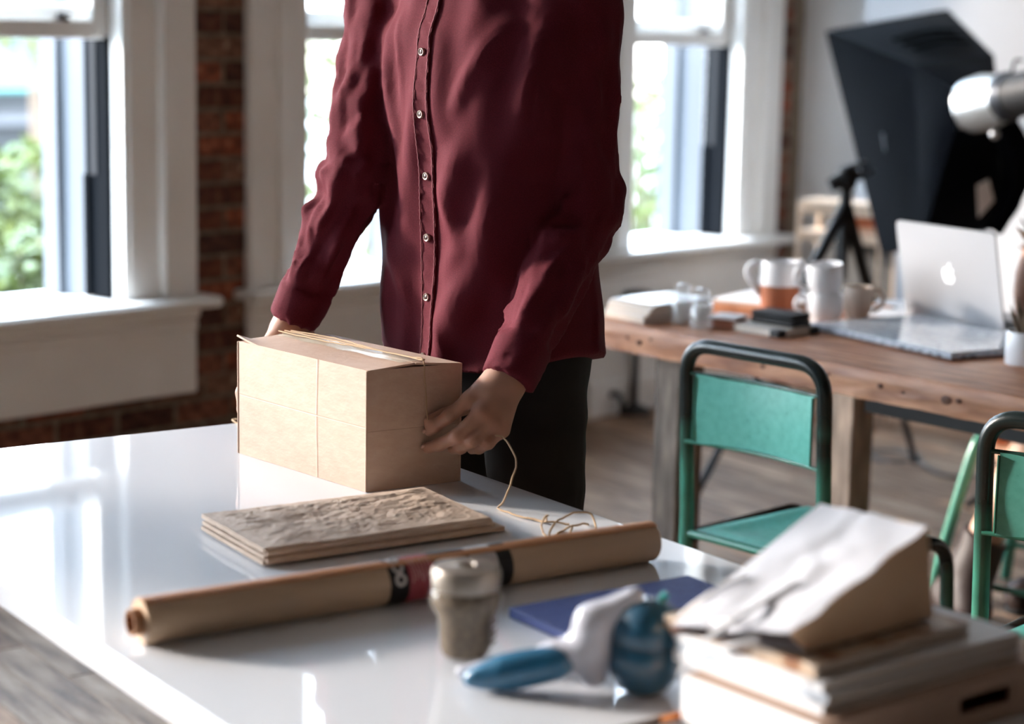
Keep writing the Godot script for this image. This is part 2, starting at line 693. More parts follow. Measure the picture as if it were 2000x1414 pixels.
func room() -> void:
	# floor: a base slab and boards that run along the white table
	var mb := MB.new()
	mb.span(Vector3(-3.4, -0.2, OUT), Vector3(7.0, -0.0016, 3.2), 0.0)
	var fl := struct("floor", mb, mats.floor_wood, "worn grey brown wooden floor boards", WF)
	var rng := RandomNumberGenerator.new()
	rng.seed = 4
	var tf := WF.affine_inverse() * TF
	var bw := 0.094
	var cache := {}
	var k := 0
	for r in range(9, 62):
		var b := r * bw
		var a1: float = (IN + 0.012 - 0.215 * (b + bw * 0.5)) / 0.976
		var a := a1
		var end := -1.4 if b > 1.0 else -2.4
		a = end + rng.randf() * 0.9
		while a > a1:
			var len: float = [1.1, 1.5, 1.9][rng.randi() % 3]
			var lo := maxf(a - len, a1)
			if a - lo < 0.08:
				break
			var mid := (a + lo) * 0.5
			var uu: float = 0.976 * b - 0.215 * mid
			if uu < 6.7 - 0.22 * (a - lo) * 0.5 and uu > 0.2:
				var key := snappedf(a - lo, 0.001)
				if not cache.has(key):
					var q := MB.new()
					q.box(Transform3D(), Vector3(bw - 0.003, 0.012, a - lo - 0.003), 0.0015)
					cache[key] = q.commit()
				var o := MeshInstance3D.new()
				o.name = "board"
				o.mesh = cache[key]
				o.material_override = mats["floor_wood_%d" % (rng.randi() % 6)]
				o.transform = tf * Transform3D(Basis(), Vector3(b + bw * 0.5, -0.006 + rng.randf_range(-0.0004, 0.0004), mid))
				fl.add_child(o, true)
				k += 1
			a = lo
	# window wall: mortar core with openings
	mb = MB.new()
	var u0 := -3.4
	for w in OPEN:
		mb.span(Vector3(u0, -0.2, OUT), Vector3(w[0], TOP, IN), 0.0)
		mb.span(Vector3(w[0], -0.2, OUT), Vector3(w[1], SILL - 0.04, IN), 0.0)
		mb.span(Vector3(w[0], HEAD, OUT), Vector3(w[1], TOP, IN), 0.0)
		u0 = w[1]
	mb.span(Vector3(u0, -0.2, OUT), Vector3(7.05, TOP, IN), 0.0)
	var wall := struct("wall_left", mb, mats.mortar, "red brick wall with white sash windows", WF)
	# bricks where the wall is bare
	var course := 0.0735
	var variants := []
	for q in 3:
		var m := MB.new()
		m.box(Transform3D(), Vector3([0.202, 0.197, 0.206][q], 0.061, 0.03), 0.004)
		variants.append(m.commit())
	var half := MB.new()
	half.box(Transform3D(), Vector3(0.094, 0.061, 0.03), 0.004)
	var halfm := half.commit()
	for zone in [[2.02, 3.97, 0.0, 0.36], [3.6, 3.94, 0.36, 1.75], [6.55, 6.82, 0.0, 1.75], [4.98, 5.56, 0.0, 1.75]]:
		var rows := int(ceil((zone[3] - zone[2]) / course))
		for r in rows:
			var y: float = zone[2] + (r + 0.5) * course
			var x: float = zone[0] + (0.107 if r % 2 else 0.0)
			var row := int(round(y / course - 0.5))
			while x + 0.1 <= zone[1]:
				var wide: bool = x + 0.206 <= zone[1]
				var o := MeshInstance3D.new()
				o.name = "brick"
				o.mesh = variants[rng.randi() % 3] if wide else halfm
				o.material_override = mats["brick_%d" % (rng.randi() % 6)]
				o.transform = Transform3D(Basis(Vector3.BACK, rng.randf_range(-0.008, 0.008)), Vector3(x + (0.103 if wide else 0.048), y, IN - 0.012 + rng.randf_range(0, 0.006)))
				wall.add_child(o, true)
				x += 0.214 if wide else 0.107
	# the remaining brickwork, higher up and out of the picture, joined into one part
	mb = MB.new()
	var edges := []
	var from := -3.2
	for w in OPEN:
		edges.append([from, w[0] - 0.24])
		from = w[1] + 0.24
	edges.append([from, 6.82])
	for z in edges:
		for r in int(TOP / course):
			var y := (r + 0.5) * course
			if y < 1.72 and z[0] > 3.4 or y < 0.36 and z[0] > 1.9:
				continue
			var x: float = z[0] + 0.107 * (r % 2)
			while x + 0.1 <= z[1]:
				var wide: bool = x + 0.206 <= z[1]
				mb.box(Transform3D(Basis(), Vector3(x + (0.1 if wide else 0.047), y, IN - 0.012 + rng.randf_range(0, 0.006))), Vector3(0.2 if wide else 0.094, 0.061, 0.03), 0.004)
				x += 0.214 if wide else 0.107
	var more := part("brickwork", mb, mats.brick_3, wall)
	more.set_meta("kind", "stuff")
	# the other walls, ceiling
	mb = MB.new()
	mb.span(Vector3(6.83, -0.2, IN), Vector3(7.05, TOP, 3.2), 0.0)
	struct("wall_back", mb, mats.plaster, "plain white plaster wall behind the softbox", WF)
	mb = MB.new()
	mb.span(Vector3(-3.2, -0.2, 3.0), Vector3(6.83, TOP, 3.2), 0.0)
	struct("wall_right", mb, mats.dark_brick_room, "dim wall on the far side of the room", WF)
	mb = MB.new()
	mb.span(Vector3(-3.4, -0.2, IN), Vector3(-3.2, TOP, 3.2), 0.0)
	struct("wall_front", mb, mats.dark_brick_room, "dim wall left of the viewer", WF)
	mb = MB.new()
	mb.span(Vector3(-3.4, TOP, OUT), Vector3(7.05, TOP + 0.2, 3.2), 0.0)
	struct("ceiling", mb, mats.ceiling_wood, "wooden ceiling boards", WF)
	mb = MB.new()
	mb.span(Vector3(6.812, 0.0, IN + 0.02), Vector3(6.83, 0.16, 3.0), 0.003)
	struct("baseboard_back", mb, mats.white_paint, "white baseboard under the plaster wall", WF)
	for k2 in OPEN.size():
		window(k2, OPEN[k2][0], OPEN[k2][1])


func window(k: int, u0: float, u1: float) -> void:
	var w := Node3D.new()
	w.name = "window_%d" % (k + 1)
	w.transform = WF
	add_child(w)
	w.set_meta("kind", "structure")
	w.set_meta("label", "tall white painted sash window, lower sash raised")
	var mid := (u0 + u1) * 0.5
	var mb := MB.new()
	# casing boards: a flat inner band, a bead, a proud outer band
	for s in [-1, 1]:
		var e: float = u0 if s < 0 else u1
		mb.span(Vector3(e, SILL, IN), Vector3(e + s * 0.105, HEAD + 0.1, IN + 0.02), 0.003)
		mb.span(Vector3(e + s * 0.1, SILL, IN), Vector3(e + s * 0.122, HEAD + 0.1, IN + 0.045), 0.008)
		mb.span(Vector3(e + s * 0.12, SILL, IN), Vector3(e + s * 0.232, HEAD + 0.22, IN + 0.034), 0.004)
	mb.span(Vector3(u0 - 0.24, HEAD, IN), Vector3(u1 + 0.24, HEAD + 0.24, IN + 0.04), 0.006)
	part("casing", mb, mats.white_paint, w)
	# jamb lining and stop beads
	mb = MB.new()
	for s in [-1, 1]:
		var e: float = u0 if s < 0 else u1
		mb.span(Vector3(e - s * 0.018, SILL, -4.9), Vector3(e + s * 0.004, HEAD, IN + 0.012), 0.002)
		mb.span(Vector3(e - s * 0.022, SILL, -4.768), Vector3(e - s * 0.01, HEAD, -4.752), 0.003)
	mb.span(Vector3(u0, HEAD - 0.02, -4.9), Vector3(u1, HEAD + 0.004, IN + 0.012), 0.002)
	part("jamb", mb, mats.white_paint, w)
	mb = MB.new()
	for s in [-1, 1]:
		var e: float = u0 if s < 0 else u1
		mb.span(Vector3(e - s * 0.03, SILL, -4.89), Vector3(e - s * 0.012, 1.38, -4.774), 0.002)
		mb.span(Vector3(e - s * 0.042, SILL, -4.885), Vector3(e - s * 0.028, 0.98, -4.862), 0.002)
	part("sash_track", mb, mats.black_track, w, "black sash track")
	mb = MB.new()
	for s in [-1, 1]:
		var e: float = u0 if s < 0 else u1
		mb.span(Vector3(e - s * 0.034, 0.98, -4.853), Vector3(e - s * 0.028, 1.38, -4.828), 0.001)
	part("sash_cord_cover", mb, mat("cover_grey", hexc("17191d"), 0.95), w)
	mb = MB.new()
	for s in [-1, 1]:
		var e: float = u0 if s < 0 else u1
		mb.span(Vector3(e - s * 0.012, SILL - 0.04, OUT - 0.02), Vector3(e + s * 0.004, HEAD, -4.9), 0.0)
		mb.span(Vector3(e - s * 0.03, SILL - 0.04, OUT - 0.03), Vector3(e - s * 0.01, HEAD, OUT + 0.05), 0.002)
	part("reveal", mb, mats.reveal, w)
	# raised sash in the upper half: two frames one behind the other
	for q in 2:
		var n0: float = -4.80 - q * 0.045
		var y0 := 1.372 if q == 0 else 1.42
		var y1 := 2.6 if q == 0 else HEAD - 0.02
		mb = MB.new()
		for s in [-1, 1]:
			var e: float = u0 + 0.02 if s < 0 else u1 - 0.02
			mb.span(Vector3(e, y0, n0 - 0.018), Vector3(e - s * 0.05, y1, n0 + 0.018), 0.004)
		mb.span(Vector3(u0 + 0.07, y0, n0 - 0.018), Vector3(u1 - 0.07, y0 + (0.052 if q == 0 else 0.05), n0 + 0.02), 0.004)
		mb.span(Vector3(u0 + 0.07, y1 - 0.05, n0 - 0.018), Vector3(u1 - 0.07, y1, n0 + 0.018), 0.004)
		var sash := part("sash", mb, mats.white_paint, w)
		mb = MB.new()
		mb.span(Vector3(u0 + 0.07, y0 + 0.045, n0 - 0.002), Vector3(u1 - 0.07, y1 - 0.05, n0 + 0.002), 0.0)
		part("pane", mb, mats.pane, sash)
	mb = MB.new()
	mb.lathe([Vector2(0, 0), Vector2(0.024, 0), Vector2(0.024, 0.006), Vector2(0.013, 0.012), Vector2(0.011, 0.022), Vector2(0.004, 0.026), Vector2(0, 0.026)], 14, Transform3D(Basis(), Vector3(u1 - 0.165, 1.422, -4.797)))
	mb.span(Vector3(u1 - 0.172, 1.436, -4.79), Vector3(u1 - 0.158, 1.444, -4.755), 0.003)
	part("sash_lock", mb, mats.bronze, w, "dark bronze sash lock")
	# stool, nosing, apron
	mb = MB.new()
	mb.span(Vector3(u0 - 0.275, SILL - 0.032, IN - 0.01), Vector3(u1 + 0.275, SILL, -4.62), 0.01)
	mb.span(Vector3(u0, SILL - 0.04, -4.92), Vector3(u1, SILL - 0.004, IN), 0.002)
	part("window_sill", mb, mats.white_paint, w)
	mb = MB.new()
	mb.span(Vector3(u0, SILL - 0.06, OUT - 0.06), Vector3(u1, SILL - 0.014, -4.92), 0.003)
	part("outer_sill", mb, mats.white_paint, w)
	mb = MB.new()
	var low := 0.324 if k < 3 else 0.0
	mb.span(Vector3(u0 - 0.232, low, IN), Vector3(u1 + 0.232, SILL - 0.032, IN + 0.028), 0.004)
	mb.span(Vector3(u0 - 0.238, SILL - 0.075, IN), Vector3(u1 + 0.238, SILL - 0.03, IN + 0.05), 0.014)
	mb.span(Vector3(u0 - 0.234, SILL - 0.105, IN), Vector3(u1 + 0.234, SILL - 0.075, IN + 0.036), 0.006)
	if k >= 3:
		mb.span(Vector3(u0 - 0.236, 0.0, IN), Vector3(u1 + 0.236, 0.13, IN + 0.042), 0.006)
	part("apron", mb, mats.white_paint, w)


func foliage(mb: MB, rng: RandomNumberGenerator, mid: Vector3, r: Vector3, count: int, size: float) -> void:
	# leaves as small bent quads scattered through an egg-shaped crown, most of them near its surface
	for k in count:
		var d := Vector3(rng.randfn(), rng.randfn(), rng.randfn()).normalized()
		var p := mid + d * r * pow(rng.randf(), 0.4)
		var t := Basis(Vector3(rng.randfn(), rng.randfn(), rng.randfn()).normalized(), rng.randf() * TAU)
		var s := size * rng.randf_range(0.6, 1.4)
		var g := rng.randf()
		mb.col = Color(0.042 + 0.06 * g, 0.066 + 0.055 * g, 0.012 + 0.014 * g)
		var a := p + t * Vector3(-s, 0, 0)
		var b := p + t * Vector3(0, 0.15 * s, 0.45 * s)
		var c := p + t * Vector3(s, 0, 0)
		var e := p + t * Vector3(0, 0.15 * s, -0.45 * s)
		mb.tri(a, b, c)
		mb.tri(a, c, e)


func outside() -> void:
	var lm := mat("leaf", Color.WHITE, 0.5)
	lm.vertex_color_use_as_albedo = true
	lm.backlight_enabled = true
	lm.backlight = Color(0.12, 0.16, 0.05)
	mat("bark", hexc("5a4a3c"), 0.9)
	mat("pavement", hexc("b9b6b0"), 0.9)
	mat("pale_wall", hexc("5b666b"), 0.8)
	mat("teal_trim", hexc("174d48"), 0.6)
	mat("dark_shade", hexc("17191c"), 0.7)
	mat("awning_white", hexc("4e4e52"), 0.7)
	var mb := MB.new()
	mb.span(Vector3(-30, -0.7, -40), Vector3(40, -0.5, OUT - 0.3), 0.0)
	struct("ground", mb, mats.pavement, "pale pavement outside the windows", WF)
	var rng := RandomNumberGenerator.new()
	rng.seed = 77
	# bushes and trees seen through the windows, in the frame of the wall
	var spots := [
		[Vector3(5.4931, 0.4218, -8.4463), Vector3(0.75, 0.42, 0.5), "wide leafy green bush outside the left window", 1500],
		[Vector3(4.7176, 0.2451, -7.1511), Vector3(0.6, 0.32, 0.35), "low dense green bush at the foot of the left window", 1300],
		[Vector3(8.8099, 0.9955, -9.781), Vector3(0.5, 0.8, 0.7), "pale green tree seen past the right sleeve of the man", 700],
		[Vector3(8.1891, 0.2992, -8.7877), Vector3(0.35, 0.42, 0.5), "small green shrub outside the middle window", 260],
		[Vector3(10.9149, 0.2567, -8.8182), Vector3(0.6, 0.85, 0.8), "tall green bush outside the right window", 1500],
		[Vector3(11.7202, 0.8402, -9.5845), Vector3(0.32, 0.4, 0.5), "little tree crown above the bush outside the right window", 260],
		[Vector3(8.6647, 1.5162, -13.0506), Vector3(1.1, 0.42, 0.8), "light green tree crown above the awning outside the left window", 900],
	]
	for s in spots:
		var t := thing("leafy_tree" if "tree" in s[2] else "leafy_bush", s[2], "tree" if "tree" in s[2] else "bush", WF)
		mb = MB.new()
		foliage(mb, rng, s[0], s[1], s[3], 0.06)
		var f := part("foliage", mb, lm, t)
		f.set_meta("kind", "stuff")
		mb = MB.new()
		var p: Vector3 = s[0]
		mb.tube([Vector3(p.x, -0.52, p.z), Vector3(p.x + 0.03, (p.y - 0.5) * 0.5, p.z), Vector3(p.x, p.y, p.z)], [0.07, 0.05, 0.02], 8)
		part("trunk", mb, mats.bark, t)
	# a shop front across the street
	var b := thing("shop_front", "pale building with a teal edged awning across the street", "building", WF)
	var q: Vector3 = Vector3(10.2415, 0.6865, -15.6203)
	mb = MB.new()
	mb.span(Vector3(q.x - 7.0, -0.5, q.z - 3.0), Vector3(q.x + 1.6, Vector3(10.3067, 1.2818, -15.6965).y, q.z - 0.8), 0.0)
	part("wall", mb, mats.pale_wall, b)
	mb = MB.new()
	mb.span(Vector3(q.x - 7.0, Vector3(10.2525, 0.7872, -15.6332).y, q.z - 0.8), Vector3(q.x + 1.6, Vector3(10.2565, 0.8239, -15.6379).y, q.z + 0.3), 0.02)
	part("awning_edge", mb, mats.teal_trim, b)
	mb = MB.new()
	mb.span(Vector3(q.x - 7.0, Vector3(10.2385, 0.659, -15.6168).y, q.z - 0.7), Vector3(q.x + 1.6, Vector3(10.2525, 0.7872, -15.6332).y, q.z + 0.2), 0.02)
	part("shop_window_band", mb, mats.dark_shade, b)
	mb = MB.new()
	mb.span(Vector3(q.x - 7.0, Vector3(10.2184, 0.4758, -15.5933).y, q.z - 0.75), Vector3(q.x + 1.6, Vector3(10.238, 0.6544, -15.6162).y, q.z), 0.02)
	part("awning", mb, mats.awning_white, b)
	mb = MB.new()
	mb.span(Vector3(q.x - 7.0, Vector3(10.1913, 0.2286, -15.5617).y, q.z - 0.75), Vector3(q.x + 1.6, Vector3(10.2179, 0.4713, -15.5927).y, q.z - 0.2), 0.02)
	part("shop_window", mb, mats.dark_shade, b)


# ---------- the white table ----------
func white_table() -> void:
	var t := thing("white_table", "long glossy white table with a thick square edge, the box and kraft paper on it", "table", TF)
	var mb := MB.new()
	mb.span(Vector3(0.842, TABLE_Y - 0.036, -3.06), Vector3(1.69, TABLE_Y, -0.95), 0.003)
	part("tabletop", mb, mats.gloss_white, t)
	mb = MB.new()
	mb.span(Vector3(0.93, TABLE_Y - 0.11, -2.97), Vector3(1.60, TABLE_Y - 0.036, -1.04), 0.004)
	part("apron", mb, mats.white_paint, t)
	for x in [0.96, 1.57]:
		for z in [-2.94, -1.07]:
			mb = MB.new()
			mb.span(Vector3(x - 0.03, 0, z - 0.03), Vector3(x + 0.03, TABLE_Y - 0.11, z + 0.03), 0.004)
			part("leg", mb, mats.white_paint, t)


func on_table() -> void:
	var N := Vector3(1.473, TABLE_Y, -2.493)
	var L := Vector3(1.435, TABLE_Y, -2.835)
	var R := Vector3(1.635, TABLE_Y, -2.486)
	var F := L + R - N
	var up := Vector3.UP
	var ez := (N - L).normalized()
	var ex := (R - N).normalized()
	var hgt := 0.187
	# cardboard box
	var t := thing("cardboard_box", "closed brown cardboard box tied with twine, held by the man", "box", TF)
	var mb := MB.new()
	var mid := (N + F) * 0.5 + up * hgt * 0.5
	# walls: a long wall with a vertical score and a horizontal crease, the others plain
	var wall := func(A: Vector3, B: Vector3, vs: Array, hs: Array) -> void:
		var o := (B - A).cross(up).normalized()
		if o.dot((A + B) * 0.5 - Vector3(mid.x, A.y, mid.z)) < 0.0:
			o = -o
		var cols := [0.0, 1.0]
		for s in vs:
			cols.append_array([s - 0.009, s, s + 0.009])
		var rows := [0.0, 0.035, 0.93, 1.0]
		for s in hs:
			rows.append_array([s - 0.008, s, s + 0.008])
		cols.sort()
		rows.sort()
		var at := func(x: float, y: float) -> Vector3:
			var dent := 0.0
			for s in vs:
				if absf(x - s) < 0.001:
					dent = -0.0007
			for s in hs:
				if absf(y - s) < 0.001:
					dent = 0.0005
			var bulge := 0.0025 * sin(PI * x) * sin(PI * clampf(y, 0, 1))
			return A.lerp(B, x) + up * (hgt * 0.982 * y + 0.0004) + o * (bulge - dent)
		for i in cols.size() - 1:
			for j in rows.size() - 1:
				mb.quad_out(at.call(cols[i], rows[j]), at.call(cols[i + 1], rows[j]), at.call(cols[i + 1], rows[j + 1]), at.call(cols[i], rows[j + 1]), mid)
	wall.call(L, N, [0.64], [0.53])
	wall.call(N, R, [], [0.5])
	wall.call(R, F, [0.36], [0.53])
	wall.call(F, L, [], [])
	mb.quad_out(N + up * 0.0004, L + up * 0.0004, F + up * 0.0004, R + up * 0.0004, mid)
	mb.quad_out(N + up * hgt * 0.981, L + up * hgt * 0.981, F + up * hgt * 0.981, R + up * hgt * 0.981, mid)
	part("carton_body", mb, mats.card, t)
	for p in [N, L, R, F]:
		mb = MB.new()
		mb.tube([p + up * 0.001, p + up * hgt * 0.98], 0.0016, 8)
		part("corner_fold", mb, mats.card, t)
	# two flaps that meet in the middle
	for s in 2:
		mb = MB.new()
		var a0 := (N if s == 0 else R) + up * (hgt - 0.0025)
		var a1 := (L if s == 0 else F) + up * (hgt - 0.0025)
		var c0 := (N + R) * 0.5 + up * (hgt + 0.003)
		var c1 := (L + F) * 0.5 + up * (hgt + 0.003)
		var g := func(u: float, v: float) -> Vector3:
			var outer := a1.lerp(a0, v)
			var inner := c1.lerp(c0, v)
			var w := u if s == 0 else 1.0 - u
			var p := outer.lerp(inner, w * 0.985)
			p += ez * (v - 0.5) * 0.004
			p.y += 0.0018 * sin(v * 7.0 + s * 2.0) * w
			if s == 0 and v < 0.15 and w < 0.3:
				p.y += (0.15 - v) * (0.3 - w) * 0.22
			return p
		mb.sheet(10, 12, func(u: float, v: float) -> Vector3: return g.call(u, 1.0 - v), 0.003)
		part("top_flap", mb, mats.card, t)
	# clear tape along the seam, with a ragged end
	var tape := mat("clear_tape", Color(0.9, 0.92, 0.86, 0.22), 0.3)
	tape.transparency = BaseMaterial3D.TRANSPARENCY_ALPHA
	mb = MB.new()
	var c0 := (N + R) * 0.5 + up * (hgt + 0.0042)
	var c1 := (L + F) * 0.5 + up * (hgt + 0.0042)
	mb.sheet(4, 24, func(u: float, v: float) -> Vector3:
		var w := lerpf(0.02, -0.02, u)
		return c1.lerp(c0, 0.98 - 0.95 * v) - ex * w + up * (0.0022 * sin(v * 23.0) * sin(u * 5.0 + v * 3.0) * 0.5 + 0.0015 - absf(w) * 0.05), 0.0004)
	part("packing_tape", mb, tape, t, "shiny clear packing tape")

	# twine round the box, through the fingers and in loose loops on the table
	var tm: Material = mats.twine
	t = thing("packing_twine", "thin natural twine tied over the box and trailing in loops across the table", "twine", TF)
	var wob := func(pts: Array, sd: int, amp: float) -> Array:
		var nz := noise(sd, 30.0, 2)
		var out := []
		for p in pts:
			out.append(p + Vector3(nz.get_noise_3dv(p), nz.get_noise_3dv(p + Vector3(5, 0, 0)), nz.get_noise_3dv(p + Vector3(0, 5, 0))) * amp)
		return out
	mb = MB.new()
	var h1 := up * (hgt + 0.0075)
	var s0 := (N + R) * 0.5
	var s1 := (L + F) * 0.5
	for off in [-0.004, 0.003, 0.010]:
		var a: Vector3 = s1 + h1 + ex * (off * 1.6)
		var b: Vector3 = s0 + h1 + ex * (0.012 + off * 0.3)
		mb.tube(wob.call(curve([a - ez * 0.004, a.lerp(b, 0.3) + ex * off, a.lerp(b, 0.7) - ex * off * 0.5, b + ez * 0.003], 0.012), 5, 0.0012), 0.0012, 7)
	var top: Vector3 = s0 + ex * 0.012
	mb.tube(wob.call(curve([top + h1 - ez * 0.02, top + h1 + ez * 0.004, top + up * (hgt * 0.85) + ez * 0.0075, Vector3(1.5724, 0.8919, -2.4879), Vector3(1.5689, 0.8738, -2.4804), Vector3(1.5654, 0.8558, -2.473), Vector3(1.5645, 0.8413, -2.467)], 0.01), 6, 0.0006), 0.0011, 7)
	part("tied_strand", mb, tm, t)
	mb = MB.new()
	var path := [Vector3(1.6136, 0.8262, -2.41), Vector3(1.628, 0.8248, -2.3837), Vector3(1.6318, 0.8236, -2.3623), Vector3(1.6287, 0.8131, -2.3375), Vector3(1.6197, 0.7975, -2.316), Vector3(1.6028, 0.7762, -2.2987), Vector3(1.5893, 0.756, -2.2941), Vector3(1.583, 0.7375, -2.3026), Vector3(1.5821, 0.7375, -2.2676), Vector3(1.5856, 0.7375, -2.2342), Vector3(1.5942, 0.738, -2.2062)]
	mb.tube(wob.call(curve(path, 0.008), 7, 0.003), 0.0014, 7)
	part("trailing_strand", mb, tm, t)
	mb = MB.new()
	for loop in [
		[Vector3(1.5844, 0.738, -2.2325), Vector3(1.5895, 0.74, -2.1998), Vector3(1.5659, 0.7589, -2.1602), Vector3(1.5561, 0.7446, -2.158), Vector3(1.5288, 0.737, -2.1052), Vector3(1.5133, 0.737, -2.0742)],
		[Vector3(1.5201, 0.737, -2.0979), Vector3(1.5548, 0.7381, -2.139), Vector3(1.5722, 0.7505, -2.148), Vector3(1.605, 0.7548, -2.1631), Vector3(1.6317, 0.7546, -2.1692), Vector3(1.6461, 0.7494, -2.1643), Vector3(1.6425, 0.7376, -2.1458), Vector3(1.6108, 0.737, -2.1015)],
		[Vector3(1.5561, 0.737, -2.1336), Vector3(1.5899, 0.7375, -2.1539), Vector3(1.5997, 0.7431, -2.1459), Vector3(1.6434, 0.7375, -2.1661)],
		[Vector3(1.5564, 0.737, -2.1079), Vector3(1.5838, 0.7382, -2.1312), Vector3(1.5923, 0.7482, -2.1336)],
		[Vector3(1.5918, 0.739, -2.203), Vector3(1.6071, 0.737, -2.1896), Vector3(1.6161, 0.737, -2.1776)],
	]:
		mb.tube(wob.call(curve(loop, 0.006), 8, 0.003), 0.0015, 7)
	part("loose_loop", mb, tm, t)
	mb = MB.new()
	mb.tube(wob.call(curve([s1 + h1, s1 + up * 0.1 - ez * 0.004, s1 + up * 0.005 - ez * 0.006, Vector3(1.5419, 0.737, -3.0604), Vector3(1.5559, 0.738, -3.0783)], 0.01), 9, 0.001), 0.0013, 7)
	part("far_strand", mb, tm, t)

	# folded kraft paper
	t = thing("folded_kraft_paper", "pad of creased brown kraft paper sheets folded in front of the box", "wrapping paper", TF)
	var crease := noise(41, 18.0, 3)
	var soft := noise(42, 7.0, 2)
	var c := [Vector3(1.147, TABLE_Y, -2.199), Vector3(1.497, TABLE_Y, -2.192), Vector3(1.512, TABLE_Y, -2.385), Vector3(1.160, TABLE_Y, -2.405)]
	for k in 3:
		mb = MB.new()
		var inset: float = [0.0, 0.006, 0.003][k]
		var y0: float = [0.0095, 0.0165, 0.026][k]
		var th: float = [0.0055, 0.005, 0.006][k]
		var ext: float = [0.02, 0.006, -0.004][k]
		mb.sheet(110 if k == 2 else 30, 64 if k == 2 else 16, func(u: float, v: float) -> Vector3:
			# u runs along the long side, v from the far side to the near one
			var near: Vector3 = c[0].lerp(c[1] + Vector3(ext, 0, 0), u)
			var far: Vector3 = c[3].lerp(c[2] + Vector3(ext, 0, 0), u)
			var p := near.lerp(far, v)
			p += Vector3(0.012 * (0.5 - u) * inset / 0.006 * 0.3, 0, 0)
			var edge := minf(minf(u, 1.0 - u) * 8.0, minf(v, 1.0 - v) * 6.0)
			var lift: float = smoothstep(0.0, 1.0, edge)
			var wr := 0.0
			if k == 2:
				wr = 0.0014 * (1.0 - 2.6 * absf(crease.get_noise_2d(p.x * 0.7 + p.z * 0.7, p.z * 2.4 - p.x * 0.5))) + 0.0009 * (1.0 - 2.4 * absf(crease.get_noise_2d(p.x * 2.2 - p.z * 1.5 + 3.0, p.z * 5.0 + p.x))) + 0.004 * soft.get_noise_2d(p.x, p.z)
				wr += 0.005 * smoothstep(0.3, 1.0, v) * smoothstep(0.35, 0.85, u)
			p.y += y0 - 0.0012 * (1.0 - lift) + wr * (0.25 + 0.75 * lift)
			return p, th)
		part("folded_sheet", mb, mats.kraft, t)
	# near fold: rounded spine along the long side
	mb = MB.new()
	mb.tube([c[0] + Vector3(0.004, 0.0085, 0.0), c[0].lerp(c[1], 0.5) + Vector3(0, 0.0085, 0.001), c[1] + Vector3(-0.004, 0.0085, 0)], 0.0065, 10, true, null, 0.8)
	mb.tube([c[0] + Vector3(0.004, 0.0195, 0.0), c[0].lerp(c[1], 0.5) + Vector3(0, 0.0195, 0.001), c[1] + Vector3(-0.004, 0.0195, 0)], 0.0055, 10, true, null, 0.8)
	part("fold_edge", mb, mats.kraft, t)

	# roll of kraft paper
	t = thing("kraft_paper_roll", "long roll of brown kraft paper with a red and black printed band", "paper roll", TF)
	var ra := 0.0265
	var a0 := Vector3(0.882, TABLE_Y + ra + 0.0005, -1.985)
	var a1 := Vector3(1.597, TABLE_Y + ra + 0.0005, -1.972)
	var ax := (a1 - a0).normalized()
	var xf := Transform3D(Basis(up.cross(ax).normalized() * -1.0, ax, Vector3.ZERO), a0)
	xf.basis.z = xf.basis.x.cross(xf.basis.y)
	var len := a0.distance_to(a1)
	mb = MB.new()
	mb.lathe([Vector2(0.0145, 0.0), Vector2(0.0258, 0.0), Vector2(ra, 0.001), Vector2(ra, len - 0.001), Vector2(0.0258, len), Vector2(0.0145, len)], 48, xf)
	part("paper", mb, mats.kraft_roll, t)
	# loose outer edge of the paper along the top, its backlit glow painted orange
	mb = MB.new()
	mb.sheet(6, 20, func(u: float, v: float) -> Vector3:
		var an := lerpf(0.98, 1.75, u)
		return xf * Vector3(cos(an) * (ra + 0.0012 * (1.2 - u)), (1.0 - v) * len, sin(an) * (ra + 0.0012 * (1.2 - u))), 0.0004)
	part("loose_edge", mb, mat("kraft_backlit", hexc("c08457"), 0.5), t, "loose edge of the paper with its backlit glow painted orange brown")
	mb = MB.new()
	mb.lathe([Vector2(0.0125, 0.06), Vector2(0.0125, -0.012), Vector2(0.0150, -0.012), Vector2(0.0150, len + 0.006), Vector2(0.0125, len + 0.006), Vector2(0.0125, len - 0.06)], 32, xf)
	part("card_core", mb, mats.card_dark, t)
	mb = MB.new()
	var bands := [[0.308, 0.334, "black_matte"], [0.334, 0.372, "label_red"], [0.372, 0.425, "black_matte"], [0.425, 0.462, "label_grey"], [0.462, 0.483, "black_matte"]]
	mat("label_grey", hexc("c9c4c0"), 0.5)
	mat("label_red", hexc("a8434c"), 0.5)
	var lab := Node3D.new()
	lab.name = "printed_label"
	t.add_child(lab)
	for b in bands:
		mb = MB.new()
		mb.lathe([Vector2(ra + 0.0001, b[0]), Vector2(ra + 0.0007, b[0]), Vector2(ra + 0.0007, b[1]), Vector2(ra + 0.0001, b[1])], 48, xf)
		part("label_band", mb, mats[b[2]], lab)
	# black rings and bars of the print on the pale and red bands
	mb = MB.new()
	for q in [[0.322, 0.55], [0.322, -0.03], [0.322, 1.13]]:
		for i in 16:
			var an0 := TAU * i / 16.0
			var an1 := TAU * (i + 1) / 16.0
			var pt := func(an: float, r: float) -> Vector3:
				var ang: float = q[1] + 0.35 + sin(an) * r / ra
				return xf * Vector3(cos(ang) * (ra + 0.0011), q[0] + cos(an) * r, sin(ang) * (ra + 0.0011))
			mb.quad(pt.call(an0, 0.0038), pt.call(an0, 0.0082), pt.call(an1, 0.0082), pt.call(an1, 0.0038))
	part("label_print", mb, mats.label_grey, lab)
	mb = MB.new()
